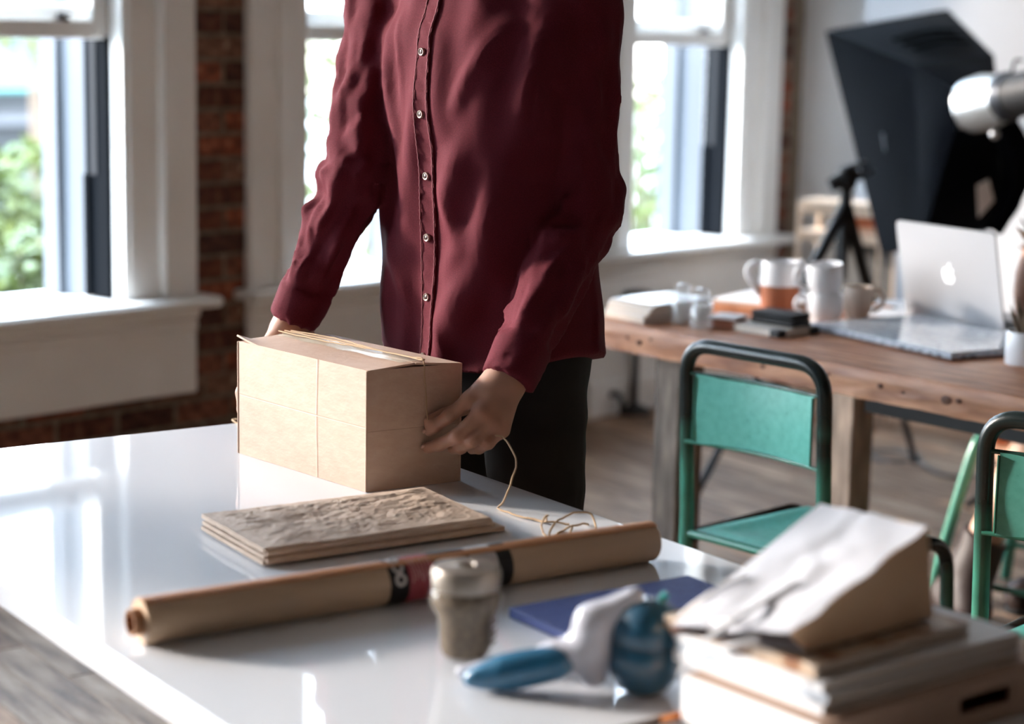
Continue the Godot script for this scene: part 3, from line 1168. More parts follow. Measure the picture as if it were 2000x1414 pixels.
	for i in 7:
		var x0 := 0.338 + i * 0.0046
		mb.sheet(1, 8, func(u: float, v: float) -> Vector3:
			var ang := lerpf(0.1 + 0.12 * (i % 3), 1.35 - 0.15 * (i % 2), v)
			return xf * Vector3(cos(ang) * (ra + 0.0012), x0 + (1.0 - u) * 0.0014 + 0.0012 * sin(v * 4.0 + i), sin(ang) * (ra + 0.0012)), 0.0003)
	part("label_print", mb, mat("label_pink", hexc("d9a7a4"), 0.5), lab)

	# jar of twine
	var jf := TF * Transform3D(Basis(), Vector3(1.1629, 0.735, -1.7519))
	t = thing("twine_jar", "glass jar of brown twine with a holed metal lid in front of the kraft roll", "jar", jf)
	mb = MB.new()
	mb.lathe([Vector2(0, 0.003), Vector2(0.024, 0.003), Vector2(0.029, 0.008), Vector2(0.0315, 0.018), Vector2(0.0335, 0.048), Vector2(0.0405, 0.062), Vector2(0.042, 0.071), Vector2(0.039, 0.08), Vector2(0.036, 0.086)], 40)
	part("glass_body", mb, mats.clear_glass, t)
	mb = MB.new()
	mb.lathe([Vector2(0, 0.0075), Vector2(0.024, 0.0075), Vector2(0.0275, 0.014), Vector2(0.0285, 0.03), Vector2(0.0295, 0.05), Vector2(0.0375, 0.064), Vector2(0.0385, 0.072), Vector2(0.036, 0.08), Vector2(0.02, 0.085), Vector2(0, 0.084)], 32)
	var tw: StandardMaterial3D = tex_mat("twine_ball", ntex(noise(44, 0.03, 3), [0.0, hexc("41362b"), 0.5, hexc("74634f"), 1.0, hexc("a08d76")], 256), Vector3(14, 45, 14), 0.85, ntex(noise(45, 0.04, 3), [], 256, 8.0), 1.0)
	part("twine_ball", mb, tw, t)
	mb = MB.new()
	mb.lathe([Vector2(0.0345, 0.082), Vector2(0.0375, 0.082), Vector2(0.0385, 0.1), Vector2(0.036, 0.106), Vector2(0.029, 0.1075), Vector2(0.012, 0.1075), Vector2(0.0105, 0.1085), Vector2(0.0095, 0.1075), Vector2(0.0095, 0.1035), Vector2(0.034, 0.101)], 40)
	part("metal_lid", mb, mat("dull_tin", hexc("a0968b"), 0.42, 0.6), t, "dull metal lid with a hole")
	mb = MB.new()
	mb.sheet(12, 5, func(u: float, v: float) -> Vector3:
		var an := lerpf(0.35, 1.25, 1.0 - u)
		var y := lerpf(0.022, 0.056, v)
		var r: float = 0.0323 + (y - 0.018) * 0.055 + 0.0012
		return Vector3(cos(an) * r, y, sin(an) * r), 0.0004)
	part("paper_label", mb, mat("grey_label", hexc("8d8177"), 0.25), t, "small glossy grey paper label")
	mb = MB.new()
	for k in 4:
		mb.sheet(8, 1, func(u: float, v: float) -> Vector3:
			var an := lerpf(0.45, [1.1, 0.95, 1.15, 0.8][k], 1.0 - u)
			var y := 0.027 + k * 0.0072 + v * 0.0026
			var r: float = 0.0323 + (y - 0.018) * 0.055 + 0.0018
			return Vector3(cos(an) * r, y, sin(an) * r), 0.0003)
	part("label_line", mb, mats.white_paper, t)

	# blue notebook
	t = thing("blue_notebook", "closed dark blue notebook lying flat beside the paper bag", "notebook", TF)
	var nb := hexc("33417d")
	mb = MB.new()
	mb.span(Vector3(1.292, TABLE_Y + 0.0005, -1.855), Vector3(1.566, TABLE_Y + 0.003, -1.655), 0.001)
	mb.span(Vector3(1.292, TABLE_Y + 0.011, -1.855), Vector3(1.566, TABLE_Y + 0.0135, -1.655), 0.001)
	mb.span(Vector3(1.292, TABLE_Y + 0.0005, -1.855), Vector3(1.2945, TABLE_Y + 0.0135, -1.655), 0.001)
	part("cover", mb, tex_mat("blue_cloth", ntex(noise(51, 0.05, 3), [0.0, hexc("39477e"), 1.0, hexc("48588f")], 256), Vector3(4, 4, 4), 0.6), t)
	mb = MB.new()
	mb.span(Vector3(1.2945, TABLE_Y + 0.003, -1.852), Vector3(1.563, TABLE_Y + 0.011, -1.658), 0.0)
	part("pages", mb, mats.page_edge, t)
	mb = MB.new()
	mb.span(Vector3(1.306, TABLE_Y + 0.0133, -1.745), Vector3(1.552, TABLE_Y + 0.0148, -1.738), 0.0006)
	part("elastic_band", mb, mats.black_matte, t)

	tape_gun()
	pencil_on_table()
	books_and_bag()


func tape_gun() -> void:
	# label maker: a translucent blue drum in a pale grey body with a blue grip
	var o: Vector3 = Vector3(1.247, 0.735, -1.5719)
	var f := TF * Transform3D(Basis(Vector3.UP, -0.60), o)
	var t := thing("tape_dispenser", "blue and pale grey hand held tape dispenser with a round translucent drum", "tape dispenser", f)
	var blue := mat("blue_plastic", hexc("116a92"), 0.2)
	blue.clearcoat_enabled = true
	var drum := mat("blue_translucent", hexc("06506f"), 0.06)
	drum.clearcoat_enabled = true
	var pale := mat("pale_plastic", hexc("c9cbd6"), 0.25)
	var mb := MB.new()
	# drum: axis across (local z), standing on its rim
	var dx := Transform3D(Basis(Vector3.BACK, -0.06), Vector3(0.016, 0.001, 0.0))
	mb.lathe([Vector2(0, 0), Vector2(0.016, 0), Vector2(0.027, 0.006), Vector2(0.0345, 0.018), Vector2(0.038, 0.034), Vector2(0.0385, 0.0535), Vector2(0.0375, 0.0545), Vector2(0.0375, 0.0565), Vector2(0.0383, 0.0575), Vector2(0.0365, 0.074), Vector2(0.030, 0.09), Vector2(0.02, 0.098), Vector2(0.008, 0.101), Vector2(0, 0.101)], 40, dx)
	part("tape_drum", mb, drum, t, "glossy translucent blue drum")
	mb = MB.new()
	mb.lathe([Vector2(0.0372, 0.0545), Vector2(0.0378, 0.0545), Vector2(0.0378, 0.0567), Vector2(0.0372, 0.0567)], 40, dx)
	part("drum_seam", mb, mat("dark_blue", hexc("062b3d"), 0.3), t)
	mb = MB.new()
	mb.tube(curve([Vector3(0.03, 0.083, 0.0), Vector3(0.034, 0.1, 0.0), Vector3(0.04, 0.108, 0.0)], 0.006), [0.008, 0.009, 0.008, 0.006, 0.005, 0.004, 0.004, 0.004, 0.004, 0.004, 0.004].slice(0, curve([Vector3(0.03, 0.083, 0.0), Vector3(0.034, 0.1, 0.0), Vector3(0.04, 0.108, 0.0)], 0.006).size()), 12)
	part("tape_cutter", mb, mat("teal_clear", hexc("3aa9a5"), 0.1), t, "teal cutter tip")
	# pale body: a collar on the left of the drum, an arm over the top, and the back of the grip
	mb = MB.new()
	var body := func(p: Vector3) -> float:
		var d := seg(p, Vector3(-0.034, 0.02, 0), Vector3(-0.036, 0.075, 0), 0.015, 0.018)
		d = smin(d, seg(p, Vector3(-0.036, 0.076, 0), Vector3(0.006, 0.104, 0), 0.018, 0.011), 0.015)
		d = smin(d, seg(p, Vector3(-0.036, 0.05, 0), Vector3(-0.075, 0.036, 0), 0.017, 0.017), 0.02)
		d = smin(d, seg(p, Vector3(-0.075, 0.036, -0.006), Vector3(-0.172, 0.015, -0.012), 0.014, 0.008), 0.015)
		return maxf(d, 0.002 - p.y)
	nets(mb, body, Vector3(-0.2, -0.01, -0.04), Vector3(0.04, 0.13, 0.04), 0.0045)
	part("pale_body", mb, pale, t)
	mb = MB.new()
	var grip := func(p: Vector3) -> float:
		var d := egg(Basis(Vector3.BACK, -0.21) * (p - Vector3(-0.112, 0.025, 0.007)), Vector3.ZERO, Vector3(0.062, 0.019, 0.016))
		d = smin(d, seg(p, Vector3(-0.075, 0.033, 0.008), Vector3(-0.125, 0.022, 0.006), 0.017, 0.0165), 0.01)
		return maxf(d, 0.001 - p.y)
	nets(mb, grip, Vector3(-0.2, -0.01, -0.03), Vector3(0.0, 0.07, 0.04), 0.0045)
	part("grip", mb, blue, t, "blue rubber grip")


func pencil_on_table() -> void:
	var a: Vector3 = Vector3(1.2033, 0.739, -1.4758)
	var b: Vector3 = Vector3(1.313, 0.739, -1.4821)
	var t := thing("wooden_pencil", "dark wooden pencil with a copper ferrule at the bottom edge of the table", "pencil", TF)
	var mb := MB.new()
	mb.tube([a.lerp(b, -1.0), a.lerp(b, 0.12)], 0.004, 10)
	mb.tube([a.lerp(b, 0.36), b], 0.0042, 10)
	part("shaft", mb, mat("dark_wood_stick", hexc("5b4230"), 0.5), t)
	mb = MB.new()
	mb.tube([a.lerp(b, 0.1), a.lerp(b, 0.38)], 0.0048, 12)
	part("ferrule", mb, mat("copper", hexc("d08a5a"), 0.2, 0.9), t, "shiny copper ferrule")


func books_and_bag() -> void:
	var up := Vector3.UP
	# cardboard carton under the stack
	var t := thing("flat_carton", "brown cardboard carton under the stack of magazines at the corner of the table", "box", TF)
	var mb := MB.new()
	var e0: Vector3 = Vector3(1.2646, 0.785, -1.285)
	var e1: Vector3 = Vector3(1.5533, 0.785, -1.3035)
	var dir := (e1 - e0).normalized()
	var back := up.cross(dir).normalized()
	if back.z > 0.0:
		back = -back
	var cf := Transform3D(Basis(dir, up, -back), e0)
	# walls with a hand hole in the near one
	mb.span(Vector3(-0.012, -0.0485, -0.185), Vector3(0.39, -0.0455, -0.001), 0.0, cf)
	mb.span(Vector3(-0.012, -0.003, -0.185), Vector3(0.375, 0.0, -0.001), 0.0, cf)
	mb.span(Vector3(0.371, -0.0485, -0.185), Vector3(0.375, 0.0, 0.0), 0.001, cf)
	mb.span(Vector3(-0.012, -0.0485, -0.185), Vector3(0.375, 0.0, -0.181), 0.001, cf)
	mb.span(Vector3(-0.012, -0.014, -0.004), Vector3(0.375, 0.0, 0.0), 0.001, cf)
	mb.span(Vector3(-0.012, -0.0485, -0.004), Vector3(0.19, -0.014, 0.0), 0.0, cf)
	mb.span(Vector3(0.27, -0.0485, -0.004), Vector3(0.375, -0.014, 0.0), 0.0, cf)
	mb.span(Vector3(0.19, -0.0485, -0.004), Vector3(0.27, -0.032, 0.0), 0.0, cf)
	part("carton_body", mb, mats.card, t)
	mb = MB.new()
	mb.span(Vector3(-0.016, -0.0485, -0.185), Vector3(-0.012, 0.0, 0.0), 0.001, cf)
	part("white_end_panel", mb, mats.white_paper, t, "white printed end panel")

	# magazines: [corner left, corner right, height, thickness, depth, turn]
	var y := 0.7855
	var covers := ["cover_white", "cover_blue", "cover_white", "cover_print"]
	mat("cover_white", hexc("e3e6ea"), 0.3)
	mat("cover_blue", hexc("c3cdd8"), 0.3)
	tex_mat("cover_print", ntex(noise(61, 0.012, 4), [0.0, hexc("7d4a33"), 0.35, hexc("a98568"), 0.6, hexc("c9b39c"), 1.0, hexc("d8ccc0")]), Vector3(5, 5, 5), 0.35)
	var n0: Vector3 = Vector3(1.2732, 0.786, -1.3045)
	var n1: Vector3 = Vector3(1.5498, 0.786, -1.3216)
	var spec := [
		[0.0, 0.0, 0.298, 0.0105, 0.0, "lowest magazine of the stack, white cover"],
		[0.004, 0.002, 0.294, 0.009, 0.012, "second magazine from the bottom, pale blue cover"],
		[0.001, -0.003, 0.296, 0.009, -0.01, "third magazine of the stack with a white cover"],
		[0.008, -0.018, 0.236, 0.0135, 0.03, "top magazine under the paper bag, brown printed cover"],
	]
	var md := (n1 - n0).normalized()
	var mbk := up.cross(md).normalized()
	if mbk.z > 0.0:
		mbk = -mbk
	for k in 4:
		var s: Array = spec[k]
		var f := TF * Transform3D(Basis(md, up, -mbk), Vector3(n0.x, y, n0.z)) * Transform3D(Basis(up, s[4]), Vector3(s[0], 0, s[1]))
		t = thing("magazine", s[5], "magazine", f, "stacked magazines on the carton")
		mb = MB.new()
		mb.span(Vector3(0.001, 0.0006, -0.205), Vector3(s[2] - 0.001, s[3] - 0.0008, -0.001), 0.0)
		part("pages", mb, mats.page_edge, t)
		mb = MB.new()
		mb.span(Vector3(0, 0, -0.207), Vector3(s[2], 0.0006, 0), 0.0)
		mb.span(Vector3(0, s[3] - 0.0008, -0.207), Vector3(s[2], s[3], 0), 0.0)
		mb.span(Vector3(-0.0006, 0, -0.207), Vector3(0.0006, s[3], 0), 0.0)
		part("cover", mb, mats[covers[k]], t)
		y += s[3] + 0.0004
	# loose white sheets left of the stack
	var sheets := [
		[[Vector3(1.32, TABLE_Y, -1.60), Vector3(1.54, TABLE_Y, -1.60), Vector3(1.55, TABLE_Y, -1.52), Vector3(1.33, TABLE_Y, -1.515)], 0.0012, "loose white sheet beside the magazines, under the bag handles"],
		[[Vector3(1.335, TABLE_Y, -1.625), Vector3(1.52, TABLE_Y, -1.64), Vector3(1.535, TABLE_Y, -1.51), Vector3(1.345, TABLE_Y, -1.50)], 0.0024, "topmost loose white sheet next to the tape dispenser"],
	]
	for s in sheets:
		mb = MB.new()
		var q: Array = s[0]
		mb.sheet(8, 8, func(u: float, v: float) -> Vector3:
			var p: Vector3 = q[0].lerp(q[1], v).lerp(q[3].lerp(q[2], v), u)
			return p + up * (s[1] + 0.002 * sin(u * 3.0) * sin(v * 3.0)), 0.0004)
		single("paper_sheet", mb, mats.white_paper, s[2], "paper", TF, "loose sheets by the magazines")

	# paper carrier bag lying on the stack
	t = thing("paper_bag", "white paper carrier bag with kraft sides lying on the magazines", "paper bag", Transform3D())
	var T0: Vector3 = Vector3(0.3431, 0.9107, -2.1352)
	var T1: Vector3 = Vector3(0.421, 0.9357, -1.9417)
	var T2: Vector3 = Vector3(0.2666, 0.867, -1.7954)
	var T3: Vector3 = Vector3(0.1648, 0.8353, -1.9148)
	var Q1: Vector3 = Vector3(0.4376, 0.8325, -1.9701)
	var Q2: Vector3 = Vector3(0.2909, 0.8341, -1.8436)
	var down := (Q1 - T1)
	var Q0 := T0 + down * 0.85
	var Q3 := T3 + Vector3(0, -0.008, 0)
	var nz := noise(63, 9.0, 3)
	var fold := func(u: float, v: float) -> float:
		# two long wrinkles towards the mouth
		var w := 0.0
		for q in [[0.36, 0.9], [0.68, 1.0]]:
			var d: float = (u - q[0] - 0.08 * sin(v * 4.0)) * 7.0
			w -= exp(-d * d) * 0.007 * smoothstep(0.25, 0.6, v) * smoothstep(1.05, 0.8, v)
		return w + 0.006 * nz.get_noise_2d(u * 0.25, v * 0.3)
	mb = MB.new()
	var tn := (T3 - T0).cross(T1 - T0).normalized()
	if tn.y < 0.0:
		tn = -tn
	mb.sheet(24, 24, func(u: float, v: float) -> Vector3:
		var p := T0.lerp(T3, 1.0 - v).lerp(T1.lerp(T2, 1.0 - v), u)
		var rag := 0.0035 * sin((1.0 - v) * 17.0) * smoothstep(0.9, 1.0, u)
		return p + tn * (fold.call(u, 1.0 - v) * sin(PI * u) + 0.006 * sin(PI * u) * sin(PI * v)) + (T1 - T0).normalized() * rag, 0.0005)
	part("front_panel", mb, mats.bag_white, t)
	mb = MB.new()
	mb.sheet(20, 8, func(u: float, v: float) -> Vector3:
		var a := T1.lerp(T2, 1.0 - u)
		var b := Q1.lerp(Q2, 1.0 - u)
		return b.lerp(a, v) - (T1 - T0).normalized() * 0.010 * sin(PI * v) * smoothstep(0.0, 0.7, 1.0 - u), 0.0005)
	part("side_gusset", mb, tex_mat("bag_kraft", ntex(noise(64, 0.02, 3), [0.0, hexc("d9b690"), 1.0, hexc("e6c8a6")], 256), Vector3(3, 3, 3), 0.75), t, "natural kraft side panel")
	mats.bag_kraft.backlight_enabled = true
	mats.bag_kraft.backlight = Color(0.6, 0.45, 0.3)
	mb = MB.new()
	mb.sheet(8, 8, func(u: float, v: float) -> Vector3: return Q0.lerp(Q1, u).lerp(T0.lerp(T1, u), v), 0.0005)
	part("bag_bottom", mb, mats.bag_kraft, t)
	mb = MB.new()
	mb.sheet(8, 8, func(u: float, v: float) -> Vector3: return Q0.lerp(Q3, u).lerp(Q1.lerp(Q2, u), v), 0.0005)
	part("back_panel", mb, mats.bag_white, t)
	mb = MB.new()
	mb.sheet(8, 8, func(u: float, v: float) -> Vector3: return Q3.lerp(Q0, u).lerp(T3.lerp(T0, u), v), 0.0005)
	part("side_gusset", mb, mats.bag_kraft, t)
	mb = MB.new()
	mb.tube(curve([Vector3(0.2453, 0.8731, -1.9687), Vector3(0.2237, 0.8658, -1.9604), Vector3(0.2067, 0.8576, -1.954), Vector3(0.1881, 0.841, -1.9613), Vector3(0.1761, 0.8255, -1.9689), Vector3(0.1768, 0.8193, -1.9678), Vector3(0.1875, 0.8244, -1.9484), Vector3(0.2061, 0.8495, -1.8816), Vector3(0.2245, 0.8562, -1.8676)], 0.008), 0.0028, 8)
	part("rope_handle", mb, mats.white_paper, t)
	mb = MB.new()
	mb.tube(curve([Vector3(0.2887, 0.8857, -1.908), Vector3(0.2676, 0.875, -1.8981), Vector3(0.2396, 0.8664, -1.8723), Vector3(0.2129, 0.8555, -1.8522), Vector3(0.1978, 0.8455, -1.8455), Vector3(0.1801, 0.8308, -1.8532), Vector3(0.1767, 0.8274, -1.8526), Vector3(0.1891, 0.8368, -1.8288), Vector3(0.2131, 0.8497, -1.8056), Vector3(0.2366, 0.8574, -1.8019)], 0.008), 0.0028, 8)
	part("rope_handle", mb, mats.white_paper, t)


# ---------- people ----------
func skin_tint(base: Color, red: Array) -> Callable:
	var nz := noise(71, 22.0, 3)
	return func(p: Vector3) -> Color:
		var k := nz.get_noise_3dv(p) * 0.12
		var c := Color(base.r * (1.0 + k), base.g * (1.0 + k * 0.9), base.b * (1.0 + k * 0.7))
		for q in red:
			var w: float = exp(-pow(p.distance_to(q[0]) / q[1], 2.0)) * q[2]
			c = c.lerp(Color(base.r * 1.02, base.g * 0.62, base.b * 0.52), w)
		return c


func head_field(q: Vector3) -> float:
	# a head about its middle: x to its left, y up, z to the front
	var d := egg(q, Vector3(0, 0.03, -0.014), Vector3(0.075, 0.088, 0.096))
	d = smin(d, egg(q, Vector3(0, -0.035, 0.024), Vector3(0.06, 0.08, 0.064)), 0.03)
	d = smin(d, egg(q, Vector3(0, -0.092, 0.066), Vector3(0.024, 0.018, 0.02)), 0.03)
	d = smin(d, seg(q, Vector3(-0.032, 0.012, 0.078), Vector3(0.032, 0.012, 0.078), 0.009, 0.009), 0.015)
	d = smin(d, seg(q, Vector3(0, 0.006, 0.088), Vector3(0, -0.032, 0.106), 0.007, 0.011), 0.012)
	d = smin(d, seg(q, Vector3(-0.011, -0.036, 0.094), Vector3(0.011, -0.036, 0.094), 0.007, 0.007), 0.006)
	d = smin(d, seg(q, Vector3(-0.019, -0.06, 0.078), Vector3(0.019, -0.06, 0.078), 0.008, 0.008), 0.006)
	d = smin(d, seg(q, Vector3(-0.016, -0.07, 0.078), Vector3(0.016, -0.07, 0.078), 0.008, 0.008), 0.005)
	for s in [-1.0, 1.0]:
		d = -smin(-d, egg(q, Vector3(0.031 * s, -0.006, 0.092), Vector3(0.016, 0.011, 0.014)), 0.01)
		d = smin(d, egg(q, Vector3(0.077 * s, -0.008, -0.012), Vector3(0.009, 0.031, 0.019)), 0.006)
	return d


func head(mb: MB, xf: Transform3D, neck: Vector3, tint: Callable) -> void:
	var inv := xf.affine_inverse()
	var nl := inv * neck
	var f := func(p: Vector3) -> float:
		var q := inv * p
		return smin(head_field(q), seg(q, Vector3(0, -0.05, -0.02), nl, 0.055, 0.062), 0.03)
	var c := xf.origin
	nets(mb, f, c - Vector3(0.14, 0.21, 0.14), c + Vector3(0.14, 0.15, 0.14), 0.005, tint)


func face_parts(root: Node3D, xf: Transform3D, long_hair: bool, hair_mat: Material) -> void:
	for s in [-1.0, 1.0]:
		var mb := MB.new()
		mb.ball(xf * Vector3(0.031 * s, -0.006, 0.079), Vector3(0.0125, 0.0125, 0.0125), 14)
		var eye := part("eye", mb, mat("eye_white", hexc("e4e0da"), 0.15), root)
		mb = MB.new()
		mb.ball(xf * Vector3(0.031 * s, -0.009, 0.0885), Vector3(0.0055, 0.0055, 0.0055), 12)
		part("iris", mb, mat("iris_brown", hexc("2c1a10"), 0.1), eye)
		mb = MB.new()
		mb.tube([xf * Vector3(0.014 * s, 0.017, 0.0885), xf * Vector3(0.03 * s, 0.022, 0.086), xf * Vector3(0.047 * s, 0.016, 0.076)], [0.003, 0.004, 0.002], 8)
		part("eyebrow", mb, hair_mat, root)
	var inv := xf.affine_inverse()
	var nz := noise(73, 60.0, 2)
	var f := func(p: Vector3) -> float:
		var q := inv * p
		var d := egg(q, Vector3(0, 0.036, -0.02), Vector3(0.082, 0.095, 0.1)) - 0.004 * nz.get_noise_3d(q.x * 2.0, q.y * 0.5, q.z * 2.0)
		if long_hair:
			d = smin(d, egg(q, Vector3(0, -0.09, -0.07), Vector3(0.07, 0.14, 0.045)), 0.04)
		# leave the face and the neck free
		d = maxf(d, -(egg(q, Vector3(0, -0.05, 0.09), Vector3(0.068, 0.11, 0.085))))
		return maxf(d, -0.055 - q.y) if not long_hair else d
	var mb := MB.new()
	var c := xf.origin
	nets(mb, f, c - Vector3(0.17, 0.26, 0.17), c + Vector3(0.17, 0.16, 0.17), 0.006)
	part("hair", mb, hair_mat, root)


func hand_field(j: Dictionary, p: Vector3) -> float:
	# j: wrist, palm edges and four finger chains and a thumb, each a list of points; radii by rank
	var d := 1e9
	var mcp: Array = []
	for k in 4:
		mcp.append(j.fingers[k][0])
	# palm: bones from the wrist to the knuckles
	for k in 4:
		var w: Vector3 = j.wrist + (j.across as Vector3) * (0.012 - 0.008 * k)
		d = smin(d, seg(p, w, mcp[k], 0.0165, 0.0125), 0.016)
	d = smin(d, seg(p, j.elbow, j.wrist, 0.042, 0.0265), 0.02)
	d = smin(d, seg(p, j.wrist, j.thumb[0], 0.02, 0.0155), 0.02)
	var best := 1e9
	for k in 5:
		var ch: Array = j.fingers[k] if k < 4 else j.thumb
		var r: float = [0.0115, 0.0115, 0.0105, 0.0095, 0.0125][k]
		var e := 1e9
		for i in ch.size() - 1:
			var ra := r * (1.0 - 0.07 * i)
			e = smin(e, seg(p, ch[i], ch[i + 1], ra, ra * 0.9), 0.005)
		best = minf(best, e)
		d = smin(d, e, 0.007)
	return d


func man() -> void:
	var t := thing("person", "man in a dark red button-up shirt and black trousers standing and tying the cardboard box", "person", Transform3D(Basis(), Vector3(-0.03, 0, -3.21)))
	var o: Vector3 = -t.position
	var c0 := t.position
	var f := Vector3(-0.74, 0, 0.673).normalized()
	var L := Vector3(0.673, 0, 0.74).normalized()
	var up := Vector3.UP
	# joints
	var shR: Vector3 = Vector3(-0.2205, 1.4722, -3.385)
	var elR: Vector3 = Vector3(-0.2539, 1.1917, -3.2418)
	var wrR: Vector3 = Vector3(-0.364, 0.937, -3.2498)
	var shL: Vector3 = Vector3(0.0839, 1.471, -3.1111)
	var elL: Vector3 = Vector3(0.1121, 1.1487, -3.0977)
	var wrL: Vector3 = Vector3(-0.0071, 0.8961, -2.9388)
	# half widths of the shirt by height: y, to the side, front to back, forward shift
	var prof := [
		[0.70, 0.205, 0.150, 0.00], [0.86, 0.205, 0.150, 0.0], [0.95, 0.196, 0.146, 0.0], [1.06, 0.186, 0.140, 0.004], [1.18, 0.184, 0.138, 0.008], [1.30, 0.192, 0.140, 0.008],
		[1.40, 0.198, 0.138, 0.004], [1.47, 0.182, 0.122, 0.0], [1.52, 0.13, 0.095, -0.008], [1.56, 0.075, 0.07, -0.012], [1.62, 0.06, 0.06, -0.012]]
	var wide := func(y: float) -> Array:
		if y <= prof[0][0]:
			return prof[0]
		for k in prof.size() - 1:
			if y < prof[k + 1][0]:
				var s: float = (y - prof[k][0]) / (prof[k + 1][0] - prof[k][0])
				s = s * s * (3.0 - 2.0 * s)
				return [y, lerpf(prof[k][1], prof[k + 1][1], s), lerpf(prof[k][2], prof[k + 1][2], s), lerpf(prof[k][3], prof[k + 1][3], s)]
		return prof[-1]
	var torso := func(p: Vector3, grow: float) -> float:
		var w: Array = wide.call(p.y)
		var r := p - c0
		var l: float = r.dot(L)
		var q: float = r.dot(f) - w[3]
		var a: float = w[1] + grow
		var b: float = w[2] + grow
		var n := pow(pow(absf(l) / a, 2.3) + pow(absf(q) / b, 2.3), 1.0 / 2.3)
		return (n - 1.0) * minf(a, b) * 0.92
	var n1 := noise(81, 1.0, 2)
	var n2 := noise(82, 1.0, 2)
	# creases of a sleeve: s metres along the arm from the elbow (upper arm negative), an the angle round it
	var sleeve_fold := func(s: float, an: float, side: float) -> float:
		var near := exp(-pow(s / 0.09, 2.0))
		var ph := 1.6 * sin(an + side) + 2.2 * n1.get_noise_3d(s * 6.0 + side * 7.0, cos(an) * 0.9, sin(an) * 0.9)
		var ring := 0.5 + 0.5 * sin(s * 88.0 + ph * 1.3)
		var amp := (0.014 * near + 0.0062 * smoothstep(-0.05, 0.05, s) + 0.0025) * (0.3 + 0.7 * maxf(0.0, cos(an - 0.3 * side)))
		var lon := n2.get_noise_3d(cos(an) * 1.3 + side * 3.0, sin(an) * 1.3, s * 7.0)
		return 1.15 * amp * (ring - 0.45) * (0.55 + 0.45 * sin(an * 2.0 + s * 20.0 + side)) + 0.014 * lon
	var arm := func(p: Vector3, a: Vector3, b: Vector3, c: Vector3, side: float) -> float:
		var ab := b - a
		var t0 := clampf((p - a).dot(ab) / ab.length_squared(), 0.0, 1.0)
		var q0 := a + ab * t0
		var d0 := p.distance_to(q0) - lerpf(0.066, 0.0535, t0)
		var bc := c - b
		var raw := (p - b).dot(bc) / bc.length_squared()
		var t1 := clampf(raw, 0.0, 1.0)
		var q1 := b + bc * t1
		var d1 := p.distance_to(q1) - (lerpf(0.0535, 0.0405, t1) + (0.002 if t1 > 0.78 else 0.0))
		# flat end at the cuff
		d1 = maxf(d1, (raw - 1.0) * bc.length())
		var d := smin(d0, d1, 0.03)
		if d > 0.03 or d < -0.035:
			return d
		var s := (t0 - 1.0) * ab.length() if d0 < d1 else t1 * bc.length()
		var q := q0 if d0 < d1 else q1
		var r := p - q
		var dirv := ab.normalized() if d0 < d1 else bc.normalized()
		var e1 := f - dirv * f.dot(dirv)
		e1 = e1.normalized()
		var e2 := dirv.cross(e1)
		var an := atan2(r.dot(e2), r.dot(e1))
		var damp := smoothstep(1.0, 0.93, raw) * (1.0 - smoothstep(0.74, 0.80, raw) * 0.85)
		var cuffline := 0.0025 * exp(-pow((raw - 0.775) / 0.012, 2.0))
		return d - sleeve_fold.call(s, an, side) * damp + cuffline
	var torso_fold := func(p: Vector3) -> float:
		var r := p - c0
		var l: float = r.dot(L)
		var y := p.y
		# drag lines from the armpits towards the middle, long soft pleats below
		var w := n1.get_noise_2d(l * 5.0 + (1.42 - y) * 2.2, (1.42 - y) * 1.4 - l * 1.0)
		var v := n2.get_noise_2d(l * 7.5 + 4.0, y * 1.6)
		var g := 0.016 * w + 0.012 * v
		# swellings of the cloth: middle in (l, y), reach in both, height
		for q in [[0.070, 1.36, 0.036, 0.11, 0.017], [0.062, 1.195, 0.028, 0.05, 0.014], [0.060, 0.985, 0.032, 0.05, 0.014], [-0.045, 1.20, 0.025, 0.12, 0.010], [0.13, 1.10, 0.03, 0.10, 0.010]]:
			var ex: float = (l - q[0] - (y - q[1]) * 0.12) / q[2]
			var ey: float = (y - q[1]) / q[3]
			g += q[4] * exp(-ex * ex - ey * ey)
		# named folds: a line a..b in (l, y) with width and height
		for q in [[-0.15, 1.40, -0.045, 1.12, 0.016, 0.011], [-0.10, 1.46, -0.075, 1.30, 0.012, 0.008], [0.02, 1.45, 0.035, 1.22, 0.022, 0.011], [0.03, 1.20, 0.075, 1.08, 0.018, 0.009], [0.02, 0.99, 0.06, 0.90, 0.016, 0.008], [0.12, 1.42, 0.05, 1.27, 0.016, 0.010], [-0.13, 1.12, -0.05, 0.98, 0.016, 0.008], [0.10, 1.12, 0.02, 1.02, 0.018, 0.007]]:
			var a := Vector2(q[0], q[1])
			var b := Vector2(q[2], q[3])
			var h := clampf((Vector2(l, y) - a).dot(b - a) / (b - a).length_squared(), 0.0, 1.0)
			var dd: float = Vector2(l, y).distance_to(a.lerp(b, h)) / q[4]
			if dd < 3.0:
				g += q[5] * exp(-dd * dd) * sin(PI * clampf(h, 0.06, 0.94))
		return g
	var shirt := func(p: Vector3) -> float:
		var d: float = torso.call(p, 0.0)
		if d < 0.045 and d > -0.045:
			d -= torso_fold.call(p) if (p - c0).dot(f) > -0.05 else 0.006 * n2.get_noise_2d((p - c0).dot(L) * 7.0, p.y * 2.0)
		var aL: float = arm.call(p, shL, elL, wrL, 1.0)
		var aR: float = arm.call(p, shR, elR, wrR, -1.0)
		var up_k := smoothstep(1.2, 1.45, p.y)
		d = smin(d, aL, lerpf(0.006, 0.045, up_k))
		d = smin(d, aR, lerpf(0.006, 0.045, up_k))
		d = smin(d, seg(p, c0 - f * 0.012 + up * 1.535, shL, 0.052, 0.058), 0.04)
		d = smin(d, seg(p, c0 - f * 0.012 + up * 1.535, shR, 0.052, 0.058), 0.04)
